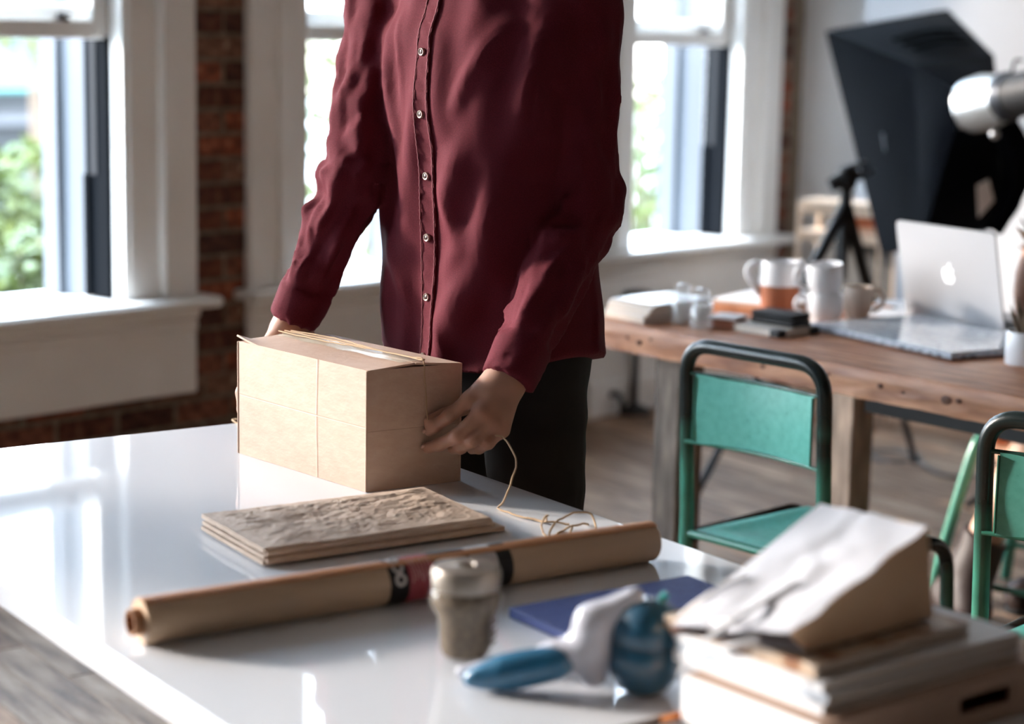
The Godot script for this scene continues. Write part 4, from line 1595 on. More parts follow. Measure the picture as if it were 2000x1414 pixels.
		# hem: lower in front and behind than at the sides; open neck
		if absf((p - c0).dot(L)) < 0.24 and aL > 0.0 and aR > 0.0:
			var l: float = (p - c0).dot(L) / 0.2
			d = maxf(d, (0.888 + 0.036 * l * l * l * l) - p.y)
		d = maxf(d, p.y - 1.585)
		return d
	var mb := MB.new()
	nets(mb, shirt, Vector3(-0.47, 0.84, -3.52), Vector3(0.27, 1.63, -2.88), 0.0065)
	_shift(mb, o)
	var cloth := tex_mat("red_cotton", ntex(noise(83, 0.11, 4), [0.0, hexc("48131e"), 0.5, hexc("5b1a26"), 1.0, hexc("6e2632")]), Vector3(7, 7, 7), 0.85, ntex(noise(84, 0.35, 2), [], 512, 1.2), 0.35)
	cloth.metallic_specular = 0.3
	var sh := part("shirt", mb, cloth, t)

	# placket strip laid on the front of the shirt, its stitching and buttons
	var hit := func(s: float, y: float) -> Vector3:
		var p := c0 + L * s + up * y + f * 0.24
		for i in 40:
			var d: float = shirt.call(p)
			if d < 0.0006:
				break
			p -= f * maxf(d * 0.7, 0.0004)
		return p
	var line := func(y: float) -> float:
		# lateral place of the placket's middle: nearly straight, with a slight wave
		return -0.003 + 0.008 * sin((y - 0.9) * 7.0) * smoothstep(0.9, 1.3, y) - 0.006 * smoothstep(1.2, 1.5, y)
	var hw := 0.0165
	mb = MB.new()
	mb.sheet(6, 110, func(u: float, v: float) -> Vector3:
		var y := lerpf(0.893, 1.535, v)
		var s := lerpf(-hw, hw, u)
		return hit.call(line.call(y) + s, y) + f * (0.0032 + 0.0008 * sin(y * 210.0 + s * 160.0)), 0.004)
	_shift(mb, o)
	var plk := part("placket", mb, cloth, sh)
	var thread := mat("red_thread", hexc("8d5158"), 0.8)
	for s in [-1.0, 1.0]:
		mb = MB.new()
		var q := []
		for i in 161:
			var y := lerpf(0.895, 1.53, i / 160.0)
			q.append(hit.call(line.call(y) + s * (hw - 0.0022), y) + f * (0.0042 + 0.0006 * sin(i * 2.4)))
		mb.tube(q, 0.0009, 5, true)
		_shift(mb, o)
		part("stitching", mb, thread, sh)
	for y in [0.905, 1.000, 1.095, 1.192, 1.288, 1.384, 1.48]:
		var p: Vector3 = hit.call(line.call(y) - 0.001, y) + f * 0.0045
		var bx := Transform3D(Basis(L, f, L.cross(f)), p)
		mb = MB.new()
		mb.lathe([Vector2(0, -0.002), Vector2(0.0062, -0.002), Vector2(0.0066, 0.0012), Vector2(0.0058, 0.0026), Vector2(0.0046, 0.0026), Vector2(0.0036, 0.0014), Vector2(0, 0.0012)], 20, bx)
		_shift(mb, o)
		var bt := part("button", mb, mat("button_rim", hexc("a9988c"), 0.25, 0.4), sh)
		mb = MB.new()
		mb.lathe([Vector2(0, 0.0014), Vector2(0.0037, 0.0014), Vector2(0.003, 0.0021), Vector2(0, 0.0022)], 16, bx)
		_shift(mb, o)
		part("button_centre", mb, mat("button_dark", hexc("4b3531"), 0.3), sh)
	# collar
	mb = MB.new()
	mb.sheet(30, 3, func(u: float, v: float) -> Vector3:
		var an := lerpf(0.25, TAU - 0.25, u)
		var r := 0.068 + 0.012 * (1.0 - v)
		return c0 + up * (1.555 + 0.045 * v - 0.02 * cos(an)) - f * 0.012 + (f * cos(an) + L * sin(an)) * r, 0.003)
	_shift(mb, o)
	part("collar", mb, cloth, sh)

	# trousers
	var hipL := c0 + L * 0.09 + up * 0.90
	var hipR := c0 - L * 0.09 + up * 0.90
	var kneL := c0 + L * 0.115 + up * 0.50 + f * 0.01 - f * 0.02
	var kneR := c0 - L * 0.11 + up * 0.50 + f * 0.005
	var ankL := c0 + L * 0.12 + up * 0.095 - f * 0.05
	var ankR := c0 - L * 0.12 + up * 0.095 - f * 0.04
	var jeans := func(p: Vector3) -> float:
		var q := p - c0
		var d := egg(Vector3(q.dot(L), p.y, q.dot(f)), Vector3(0, 0.95, -0.01), Vector3(0.178, 0.16, 0.132))
		for s in [[hipL, kneL, ankL], [hipR, kneR, ankR]]:
			var e := smin(seg(p, s[0], s[1], 0.092, 0.066), seg(p, s[1], s[2], 0.066, 0.05), 0.02)
			d = smin(d, e, 0.03)
		d -= 0.004 * n2.get_noise_3d(p.x * 7.0, p.y * 14.0, p.z * 7.0)
		return maxf(d, 0.05 - p.y)
	mb = MB.new()
	nets(mb, jeans, Vector3(-0.28, 0.03, -3.45), Vector3(0.25, 1.1, -2.98), 0.011)
	_shift(mb, o)
	part("trousers", mb, mat("black_denim", hexc("09080a"), 0.9), t)
	for s in [[ankL, 1], [ankR, -1]]:
		mb = MB.new()
		var a: Vector3 = s[0]
		var heel := Vector3(a.x, 0.045, a.z) - f * 0.035
		var toe := Vector3(a.x, 0.032, a.z) + f * 0.17
		var shoe := func(p: Vector3) -> float:
			var d := seg(p, heel, toe, 0.043, 0.034)
			d = smin(d, seg(p, a, Vector3(a.x, 0.05, a.z), 0.044, 0.045), 0.04)
			return maxf(maxf(d, 0.003 - p.y), p.y - 0.13)
		nets(mb, shoe, a - Vector3(0.3, 0.1, 0.3), a + Vector3(0.3, 0.08, 0.3), 0.008)
		_shift(mb, o)
		part("shoe", mb, mat("brown_leather", hexc("3a2419"), 0.45), t)

	# body: torso, arms, hands, neck and head in one skin
	var handL := {
		"elbow": elL, "wrist": Vector3(-0.0087, 0.9006, -2.9396), "across": (Vector3(-0.0307, 0.9207, -2.9429) - Vector3(0.0125, 0.8797, -2.9361)).normalized(),
		"fingers": [
			[Vector3(-0.0617, 0.8751, -2.915), Vector3(-0.0919, 0.8491, -2.9137), Vector3(-0.1128, 0.8308, -2.9249), Vector3(-0.1223, 0.8218, -2.9335)],
			[Vector3(-0.045, 0.8579, -2.897), Vector3(-0.0791, 0.8251, -2.8834), Vector3(-0.1064, 0.8061, -2.9086), Vector3(-0.1241, 0.7959, -2.9292)],
			[Vector3(-0.0287, 0.8432, -2.8945), Vector3(-0.0569, 0.8181, -2.8781), Vector3(-0.0739, 0.8031, -2.9), Vector3(-0.0868, 0.7963, -2.9232)],
			[Vector3(-0.0133, 0.831, -2.9026), Vector3(-0.0326, 0.8141, -2.8846), Vector3(-0.0464, 0.8026, -2.9009), Vector3(-0.0583, 0.7965, -2.9212)]],
		"thumb": [Vector3(-0.036, 0.8816, -2.9293), Vector3(-0.0722, 0.8555, -2.9473), Vector3(-0.1021, 0.8428, -2.9451), Vector3(-0.1217, 0.8367, -2.934)]}
	var fo := Vector3(-0.66, 0, -0.75)
	var hz := Vector3(0.846, 0, -0.535)
	var fm := Vector3(-0.372, 0.0, -3.19)
	var handR := {"elbow": elR, "wrist": Vector3(-0.3688, 0.9268, -3.2482), "across": hz, "fingers": [], "thumb": []}
	for k in 4:
		var b := fm + fo * 0.026 + hz * (0.012 - 0.021 * k)
		handR.fingers.append([b + up * (0.868 - 0.004 * k), b + up * 0.828 + fo * 0.006 - hz * 0.006, b + up * 0.802 + fo * -0.004 - hz * 0.01, b + up * 0.785 - fo * 0.012 - hz * 0.012])
	handR.thumb = [handR.wrist + hz * 0.03 - up * 0.02, fm + fo * 0.02 + hz * 0.055 + up * 0.89, fm + fo * 0.014 + hz * 0.062 + up * 0.865, fm + fo * 0.013 + hz * 0.064 + up * 0.85]
	var red := []
	for k in 4:
		red.append([handL.fingers[k][0], 0.014, 0.5])
		red.append([handL.fingers[k][1], 0.011, 0.45])
		pass
	var tint := skin_tint(Color(0.42, 0.225, 0.155), red)
	mb = MB.new()
	var core := func(p: Vector3) -> float:
		var d: float = torso.call(p, -0.028) if p.y < 1.6 else 1.0
		d = maxf(d, 0.92 - p.y)
		d = smin(d, seg(p, c0 + up * 1.48, c0 + up * 1.62, 0.06, 0.058), 0.04)
		d = smin(d, seg(p, shL, elL, 0.045, 0.036), 0.04)
		d = smin(d, seg(p, shR, elR, 0.045, 0.036), 0.04)
		d = smin(d, seg(p, elL, elL.lerp(wrL, 0.6), 0.036, 0.031), 0.01)
		return smin(d, seg(p, elR, elR.lerp(wrR, 0.6), 0.036, 0.031), 0.01)
	nets(mb, core, Vector3(-0.45, 0.86, -3.48), Vector3(0.25, 1.68, -2.9), 0.014, tint)
	for h in [handL, handR]:
		var w: Vector3 = h.wrist
		var e: Vector3 = h.elbow
		var stop := w.lerp(e, 0.5)
		var dirw := (e - w).normalized()
		var hf := func(p: Vector3) -> float:
			return maxf(hand_field(h, p), (p - stop).dot(dirw))
		var mid: Vector3 = w.lerp(h.fingers[1][2], 0.4)
		nets(mb, hf, mid - Vector3(0.15, 0.14, 0.12), mid + Vector3(0.13, 0.2, 0.12), 0.0032, tint)
	var hx := Transform3D(Basis(L, up, f) * Basis(Vector3.RIGHT, 0.4).scaled(Vector3.ONE * 1.1), c0 + up * 1.735 + f * 0.045)
	head(mb, hx, c0 + up * 1.56 - f * 0.01, tint)
	_shift(mb, o)
	var skin := mat("skin", Color.WHITE, 0.5)
	skin.vertex_color_use_as_albedo = true
	skin.subsurf_scatter_enabled = true
	skin.subsurf_scatter_strength = 0.12
	part("body", mb, skin, t)
	face_parts(t, Transform3D(hx.basis, hx.origin + o), false, mat("dark_hair", hexc("2a1c14"), 0.6))
	# finger nails of the left hand
	for k in 3:
		var ch: Array = handL.fingers[k]
		var tip: Vector3 = ch[3]
		var d := (tip - (ch[2] as Vector3)).normalized()
		var out := (Vector3(0, 1.42, 0) - tip).normalized()
		out = (out + up * 0.6 - d * (out + up * 0.6).dot(d)).normalized()
		mb = MB.new()
		mb.ball(Vector3.ZERO, Vector3(0.0052, 0.0014, 0.0062), 12)
		var nx := Transform3D(Basis(d.cross(out).normalized() * -1.0, out, d), tip + out * 0.0082 + d * 0.002)
		for i in mb.v.size():
			mb.v[i] = nx * mb.v[i]
			mb.n[i] = (nx.basis * mb.n[i]).normalized()
		_shift(mb, o)
		part("fingernail", mb, mat("nail", hexc("c79b88"), 0.3), t)


func _shift(mb: MB, by: Vector3) -> void:
	for i in mb.v.size():
		mb.v[i] += by


# ---------- the wooden desk and what stands on it ----------
func desk() -> void:
	var t := thing("wooden_desk", "thick worn brown wooden desk with square legs behind the green chairs", "desk", DF)
	var mb := MB.new()
	# slab: its top, and a front edge with a chipped, uneven lower rim
	var nz := noise(91, 5.0, 4)
	var x0 := -0.12
	var x1 := 2.1
	var dep := 0.80
	var th := 0.062
	mb.span(Vector3(x0, DESK_Y - th + 0.004, -dep), Vector3(x1, DESK_Y, -0.012), 0.003)
	mb.sheet(90, 5, func(u: float, v: float) -> Vector3:
		var x := lerpf(x0, x1, u)
		var y := DESK_Y - th * (1.0 - v)
		var z := -0.002 + 0.0022 * nz.get_noise_2d(x * 2.0, y * 12.0)
		if v > 0.9:
			z -= 0.006
			y -= 0.001
		if v < 0.05:
			y += 0.003 * nz.get_noise_1d(x * 3.0)
		return Vector3(x, y, z), 0.02)
	part("desktop", mb, mats.desk_wood, t)
	mb = MB.new()
	var kn := noise(92, 3.0, 2)
	for q in [[0.035, 0.713, 0.006], [0.075, 0.705, 0.009], [0.115, 0.718, 0.006], [0.47, 0.706, 0.007], [0.80, 0.712, 0.008], [0.97, 0.709, 0.014], [1.0, 0.712, 0.008], [0.86, 0.708, 0.005], [0.66, 0.716, 0.005]]:
		var f := Transform3D(Basis(Vector3.RIGHT, PI / 2), Vector3(q[0], q[1], -0.0022))
		mb.lathe([Vector2(0, 0.0034), Vector2(q[2] * 0.6, 0.0034), Vector2(q[2], 0.0005), Vector2(q[2], -0.001)], 11, f, Vector2(1.0, 0.7))
	var kp := part("knot", mb, mat("knot_wood", hexc("5a3521"), 0.7), t)
	kp.set_meta("kind", "stuff")
	for q in [[Vector3(0.115, 0, -0.10)], [Vector3(0.115, 0, -0.72)], [Vector3(1.75, 0, -0.10)], [Vector3(1.75, 0, -0.72)]]:
		mb = MB.new()
		var p: Vector3 = q[0]
		mb.span(p + Vector3(-0.042, 0, -0.042), p + Vector3(0.042, DESK_Y - th + 0.002, 0.042), 0.004)
		part("leg", mb, mats.grey_wood, t)
	mb = MB.new()
	mb.span(Vector3(0.56, DESK_Y - th - 0.085, -0.62), Vector3(1.3, DESK_Y - th + 0.002, -0.24), 0.003)
	part("under_tray", mb, mats.black_matte, t, "black tray under the desk")
	mb = MB.new()
	mb.tube(bent([Vector3(0.46, DESK_Y - th, -0.42), Vector3(0.50, DESK_Y - th - 0.085, -0.42), Vector3(0.54, DESK_Y - th, -0.42)], 0.012), 0.007, 8)
	mb.tube(bent([Vector3(0.49, DESK_Y - th, -0.47), Vector3(0.53, DESK_Y - th - 0.085, -0.45), Vector3(0.57, DESK_Y - th, -0.44)], 0.012), 0.007, 8)
	part("bracket", mb, mats.black_matte, t)

	papers()
	crockery()
	laptops()
	plants()


func stack_sheet(at: Vector3, size: Vector3, turn: float, m: Material, called: String, label: String, group := "") -> void:
	# a thin booklet: cover over page block
	var t := thing(called, label, "paper", DF * Transform3D(Basis(Vector3.UP, turn), at), group)
	var mb := MB.new()
	mb.span(Vector3(-size.x / 2, size.y - 0.0012, -size.z / 2), Vector3(size.x / 2, size.y, size.z / 2), 0.0)
	part("cover", mb, m, t)
	mb = MB.new()
	mb.span(Vector3(-size.x / 2 + 0.001, 0, -size.z / 2 + 0.001), Vector3(size.x / 2 - 0.001, size.y - 0.0012, size.z / 2 - 0.001), 0.0)
	part("pages", mb, mats.page_edge, t)


func papers() -> void:
	var y := DESK_Y + 0.0005
	var c := Vector3(-0.028, 0, -0.16)
	var spec := [[0.018, "lowest and thickest booklet of the pile beside the man"], [0.012, "second booklet of the pile beside the man"], [0.009, "third booklet of the pile beside the man"], [0.006, "thin pale blue booklet on top of the pile beside the man"]]
	var tops := [mats.cover_white, mats.white_paper, mats.cover_white, mats.cover_blue]
	for k in 4:
		stack_sheet(Vector3(c.x + 0.003 * (k % 2), y, c.z - 0.004 * k), Vector3(0.15, spec[k][0], 0.21), 0.05 * (k - 1.5), tops[k], "booklet", spec[k][1], "booklets piled on the desk")
		y += spec[k][0] + 0.0006
	stack_sheet(Vector3(-0.02, DESK_Y + 0.0185, -0.55), Vector3(0.21, 0.006, 0.28), 0.3, mats.white_paper, "magazine", "white magazine on the small wooden board behind the glass jars")
	var t := thing("wooden_board", "brown wooden board under the white magazine behind the glass jars", "board", DF)
	var mb := MB.new()
	mb.box(Transform3D(Basis(Vector3.UP, 0.3), Vector3(0.0, DESK_Y + 0.0093, -0.54)), Vector3(0.25, 0.018, 0.3), 0.003)
	part("board", mb, mats.desk_wood, t)
	# small box with a white top, book with black corners, black case on it
	t = thing("small_wooden_box", "little copper brown box with a white top beside the glass jars", "box", DF * Transform3D(Basis(Vector3.UP, 0.35), Vector3(0.187, 0.74, -0.1748)))
	mb = MB.new()
	mb.span(Vector3(-0.035, 0.0003, -0.05), Vector3(0.03, 0.023, 0.02), 0.002)
	part("box_body", mb, mat("copper_wood", hexc("8d4f31"), 0.5), t)
	mb = MB.new()
	mb.span(Vector3(-0.037, 0.023, -0.052), Vector3(0.032, 0.029, 0.022), 0.002)
	part("lid", mb, mats.white_paper, t, "white lid")
	var f := DF * Transform3D(Basis(Vector3.UP, -0.02), Vector3(0.3631, 0.74, -0.1623))
	t = thing("hardback_notebook", "cream notebook with black corners under the black case", "notebook", f)
	mb = MB.new()
	mb.span(Vector3(-0.165, 0.003, -0.13), Vector3(-0.001, 0.014, -0.002), 0.001)
	part("pages", mb, mat("cream_pages", hexc("d8cfc3"), 0.8), t)
	mb = MB.new()
	mb.span(Vector3(-0.168, 0.0003, -0.132), Vector3(0.002, 0.003, 0.001), 0.001)
	mb.span(Vector3(-0.168, 0.014, -0.132), Vector3(0.002, 0.017, 0.001), 0.001)
	part("cover", mb, mat("cream_cover", hexc("cbc2b8"), 0.6), t)
	for q in [Vector3(-0.012, 0, -0.012), Vector3(-0.012, 0, -0.12), Vector3(-0.156, 0, -0.12)]:
		mb = MB.new()
		mb.span(q + Vector3(-0.014, 0.0002, -0.014), q + Vector3(0.0155, 0.0175, 0.0145), 0.002)
		part("corner_cap", mb, mats.black_matte, t)
	t = thing("black_case", "small black box lying on the cream notebook", "case", f * Transform3D(Basis(Vector3.UP, 0.12), Vector3(-0.075, 0.0177, -0.085)))
	mb = MB.new()
	mb.span(Vector3(-0.062, 0, -0.035), Vector3(0.062, 0.016, 0.035), 0.004)
	part("case_base", mb, mats.black_matte, t)
	mb = MB.new()
	mb.span(Vector3(-0.063, 0.0165, -0.036), Vector3(0.063, 0.03, 0.036), 0.006)
	part("case_lid", mb, mats.black_matte, t)
	# sheet and pencil behind the marbled laptop
	mb = MB.new()
	var q := [Vector3(0.2216, 0.74, -0.6098), Vector3(0.3099, 0.74, -0.6686), Vector3(0.117, 0.74, -0.9542), Vector3(0.0498, 0.74, -0.8824)]
	mb.sheet(4, 4, func(u: float, v: float) -> Vector3: return q[0].lerp(q[1], u).lerp(q[3].lerp(q[2], u), v) + Vector3(0, 0.002, 0), 0.0012)
	single("paper_sheet", mb, mats.white_paper, "white sheet on the desk beside the silver laptop, a pencil on it", "paper", DF)
	t = thing("short_pencil", "yellow brown pencil on the sheet beside the silver laptop", "pencil", DF)
	mb = MB.new()
	var pa: Vector3 = Vector3(0.1196, 0.7455, -0.7715)
	var pb: Vector3 = Vector3(0.1982, 0.7455, -0.7736)
	mb.tube([pa, pa.lerp(pb, 0.86)], 0.0035, 8)
	part("shaft", mb, mat("pencil_wood", hexc("a9713f"), 0.5), t)
	mb = MB.new()
	mb.tube([pa.lerp(pb, 0.86), pb], [0.0035, 0.0008], 8)
	part("pencil_tip", mb, mats.black_matte, t)
	# two stoppered glass jars
	for k in 2:
		var p: Vector3 = [Vector3(0.0766, 0.74, -0.1371), Vector3(0.1614, 0.74, -0.1194)][k]
		t = thing("glass_jar", ["stoppered glass jar next to the booklets", "stoppered glass jar nearer to the small brown box"][k], "jar", DF * Transform3D(Basis(), p), "stoppered glass jars")
		mb = MB.new()
		mb.lathe([Vector2(0, 0.0005), Vector2(0.026, 0.0005), Vector2(0.0275, 0.003), Vector2(0.0275, 0.042), Vector2(0.0255, 0.047), Vector2(0.020, 0.05), Vector2(0.020, 0.054), Vector2(0.0255, 0.056), Vector2(0.0255, 0.06), Vector2(0.018, 0.061), Vector2(0.018, 0.05), Vector2(0.0235, 0.045), Vector2(0.025, 0.041), Vector2(0.025, 0.006), Vector2(0, 0.005)], 28)
		part("glass_body", mb, mats.jar_glass, t)
		mb = MB.new()
		mb.lathe([Vector2(0, 0.05), Vector2(0.0165, 0.052), Vector2(0.0175, 0.061), Vector2(0.024, 0.063), Vector2(0.025, 0.069), Vector2(0.016, 0.073), Vector2(0.013, 0.078), Vector2(0.019, 0.084), Vector2(0.019, 0.09), Vector2(0.012, 0.094), Vector2(0, 0.095)], 24)
		part("stopper", mb, mats.jar_glass, t)


func crockery() -> void:
	# white pitcher with a terracotta lower half
	var t := thing("pitcher", "white ceramic pitcher with a bare terracotta lower half on the desk", "pitcher", DF * Transform3D(Basis(Vector3.UP, 0.88), Vector3(0.1124, 0.74, -0.4347)))
	var mb := MB.new()
	mb.lathe([Vector2(0.0515, 0.077), Vector2(0.052, 0.085), Vector2(0.05, 0.11), Vector2(0.0495, 0.132), Vector2(0.048, 0.136), Vector2(0.0455, 0.134), Vector2(0.046, 0.11), Vector2(0.047, 0.06), Vector2(0.043, 0.01), Vector2(0, 0.008)], 36)
	# lip
	mb.tube([Vector3(0.046, 0.128, 0), Vector3(0.056, 0.136, 0)], [0.012, 0.006], 10)
	part("glazed_body", mb, mats.ceramic, t)
	mb = MB.new()
	mb.lathe([Vector2(0, 0), Vector2(0.041, 0), Vector2(0.0435, 0.004), Vector2(0.0505, 0.070), Vector2(0.0517, 0.0775)], 36)
	part("terracotta_base", mb, mat("terracotta", hexc("9a5a3c"), 0.75), t)
	mb = MB.new()
	mb.tube(curve([Vector3(-0.046, 0.128, 0), Vector3(-0.066, 0.13, 0), Vector3(-0.08, 0.115, 0), Vector3(-0.078, 0.095, 0), Vector3(-0.062, 0.072, 0), Vector3(-0.049, 0.05, 0)], 0.006), 0.0075, 10)
	part("handle", mb, mats.ceramic, t)
	# mugs: two white ones stacked, a beige one
	var spec := [
		[Vector3(0.2559, 0.74, -0.4381), 0.0, 0.0, "ceramic", "lower white mug of the stack of two on the desk", -2.26],
		[Vector3(0.2559, 0.74, -0.4381), 0.066, 0.10, "ceramic", "upper white mug, standing tilted in the lower one", -2.35],
		[Vector3(0.2414, 0.74, -0.5754), 0.0, 0.0, "beige", "beige mug with its handle to the right, behind the two stacked white mugs", 0.88],
	]
	mat("beige", hexc("c2b1a2"), 0.35)
	for k in 3:
		var s: Array = spec[k]
		t = thing("mug", s[4], "mug", DF * Transform3D(Basis(Vector3.RIGHT, s[2]) * Basis(Vector3.UP, s[5]), s[0] + Vector3(0, s[1], 0)), "mugs on the desk")
		mb = MB.new()
		var r := 0.0435 if k < 2 else 0.036
		var h: float = [0.072, 0.078, 0.078][k]
		mb.lathe([Vector2(0, 0.001), Vector2(r * 0.74, 0), Vector2(r * 0.78, 0.01), Vector2(r * 0.94, 0.022), Vector2(r, 0.04), Vector2(r, h - 0.004), Vector2(r - 0.001, h), Vector2(r - 0.0035, h - 0.001), Vector2(r - 0.004, h - 0.01), Vector2(r - 0.005, 0.04), Vector2(r * 0.7, 0.008), Vector2(0, 0.006)], 32)
		part("cup_body", mb, mats[s[3]], t)
		mb = MB.new()
		mb.tube(curve([Vector3(r - 0.002, h - 0.012, 0), Vector3(r + 0.016, h - 0.008, 0), Vector3(r + 0.026, h - 0.025, 0), Vector3(r + 0.020, 0.03, 0), Vector3(r - 0.001, 0.017, 0)], 0.006), 0.0058, 10)
		part("handle", mb, mats[s[3]], t)


func laptops() -> void:
	# closed laptop in a marbled cover
	var p: Vector3 = Vector3(0.7911, 0.74, -0.2419)
	var ang := -0.16
	var f := DF * Transform3D(Basis(Vector3.UP, ang), p)
	var t := thing("marbled_laptop", "closed laptop in a pale grey marbled cover lying on the desk", "laptop", f)
	var mn := noise(95, 0.010, 5)
	mn.fractal_type = FastNoiseLite.FRACTAL_RIDGED
	mn.domain_warp_enabled = true
	mn.domain_warp_amplitude = 40.0
	var marble := tex_mat("marble", ntex(mn, [0.0, hexc("d4d8dd"), 0.55, hexc("c7ccd3"), 0.8, hexc("a9b0ba"), 0.95, hexc("7f8893"), 1.0, hexc("6b7480")], 1024), Vector3(2.2, 2.2, 2.2), 0.12)
	var w := 0.485
	var d := 0.34
	var mb := MB.new()
	mb.span(Vector3(-w, 0.011, -d), Vector3(0, 0.0185, 0), 0.004)
	part("lid", mb, marble, t)
	mb = MB.new()
	mb.span(Vector3(-w, 0.0035, -d), Vector3(0, 0.0105, 0), 0.003)
	part("base", mb, marble, t)
	mb = MB.new()
	for q in [[-0.03, 0.012], [-0.06, 0.012], [-0.095, 0.009], [-0.125, 0.006], [-0.15, 0.014]]:
		mb.span(Vector3(q[0] - q[1], 0.0052, -0.002), Vector3(q[0], 0.009, 0.0006), 0.0)
	for q in [[-0.03, 0.01], [-0.055, 0.014]]:
		mb.span(Vector3(-0.002, 0.0052, q[0] - q[1]), Vector3(0.0006, 0.009, q[0]), 0.0)
	part("port", mb, mats.black_matte, t).set_meta("kind", "stuff")
	for q in [[-0.02, -0.02], [-w + 0.02, -0.02], [-0.02, -d + 0.02], [-w + 0.02, -d + 0.02]]:
		mb = MB.new()
		mb.lathe([Vector2(0, 0), Vector2(0.007, 0), Vector2(0.008, 0.0045), Vector2(0, 0.0045)], 12, Transform3D(Basis(), Vector3(q[0], 0, q[1])))
		part("foot", mb, mats.rubber, t)

	# open silver laptop seen from behind
	var alu: StandardMaterial3D = mat("aluminium", hexc("b4b5b8"), 0.42, 0.5)
	var a: Vector3 = Vector3(0.3106, 0.74, -0.6697)
	a.z -= 0.008
	f = DF * Transform3D(Basis(Vector3.UP, -0.17), a)
	t = thing("silver_laptop", "open silver laptop seen from behind, its lid upright on the desk", "laptop", f)
	mb = MB.new()
	mb.span(Vector3(-0.002, 0.003, -0.24), Vector3(0.343, 0.014, -0.003), 0.005)
	part("base", mb, alu, t)
	mb = MB.new()
	mb.span(Vector3(0.02, 0.014, -0.13), Vector3(0.32, 0.0147, -0.03), 0.0)
	part("keyboard", mb, mats.black_matte, t)
	for q in [[0.02, -0.02], [0.32, -0.02], [0.02, -0.22], [0.32, -0.22]]:
		mb = MB.new()
		mb.lathe([Vector2(0, 0), Vector2(0.006, 0), Vector2(0.007, 0.004), Vector2(0, 0.004)], 12, Transform3D(Basis(), Vector3(q[0], 0, q[1])))
		part("foot", mb, mats.rubber, t)
	var lid := Node3D.new()
	lid.name = "lid"
	t.add_child(lid)
	# tilted a little away from the keyboard
	lid.transform = Transform3D(Basis(Vector3.RIGHT, 0.20), Vector3(0, 0.012, 0.0)) * Transform3D(Basis(Vector3.BACK, 0.0), Vector3.ZERO)
	mb = MB.new()
	var out := PackedVector2Array()
	var lw := 0.341
	var lh := 0.236
	for q in [[lw - 0.012, lh - 0.012, 0.0], [0.012, lh - 0.012, PI / 2], [0.004, 0.004, PI], [lw - 0.004, 0.004, PI * 1.5]]:
		var rr := 0.012 if q[1] > 0.1 else 0.004
		for i in 6:
			var an: float = q[2] + PI / 2 * i / 5.0
			out.append(Vector2(q[0] + cos(an) * rr, q[1] + sin(an) * rr))
	mb.prism(out, 0.005, Transform3D(Basis(), Vector3(0, 0, 0.0)))
	part("lid_shell", mb, alu, lid)
	mb = MB.new()
	mb.span(Vector3(0.01, 0.012, -0.0034), Vector3(lw - 0.01, lh - 0.01, -0.0024), 0.0)
	part("screen", mb, mat("screen_glass", hexc("0b0c0e"), 0.1), lid)
	# the fruit emblem on the lid: body with a bite, and a leaf
	mb = MB.new()
	var em := PackedVector2Array()
	var body := [[0.0, 0.62], [0.16, 0.70], [0.34, 0.74], [0.55, 0.68], [0.70, 0.55], [0.60, 0.42], [0.545, 0.25], [0.56, 0.06], [0.66, -0.10], [0.77, -0.18], [0.68, -0.42], [0.52, -0.66], [0.36, -0.80], [0.20, -0.80], [0.03, -0.73], [-0.14, -0.76], [-0.30, -0.81], [-0.45, -0.74], [-0.62, -0.52], [-0.74, -0.22], [-0.78, 0.06], [-0.75, 0.34], [-0.62, 0.58], [-0.42, 0.71], [-0.22, 0.71]]
	var es := 0.0245
	var ec := Vector2(lw * 0.5, lh * 0.5)
	for q in body:
		em.append(ec + Vector2(q[0], q[1]) * es)
	mb.prism(em, 0.0008, Transform3D(Basis(), Vector3(0, 0, 0.0027)))
	var leaf := PackedVector2Array()
	for q in [[0.02, 0.80], [0.10, 0.80], [0.26, 0.90], [0.36, 1.08], [0.37, 1.24], [0.22, 1.18], [0.07, 1.03], [0.01, 0.90]]:
		leaf.append(ec + Vector2(q[0], q[1]) * es)
	mb.prism(leaf, 0.0008, Transform3D(Basis(), Vector3(0, 0, 0.0027)))
	var glow := mat("emblem_lit", hexc("ffffff"), 0.2)
	glow.emission_enabled = true
	glow.emission = hexc("f4f6fa")
	glow.emission_energy_multiplier = 0.5
	part("emblem", mb, glow, lid, "white glowing emblem")


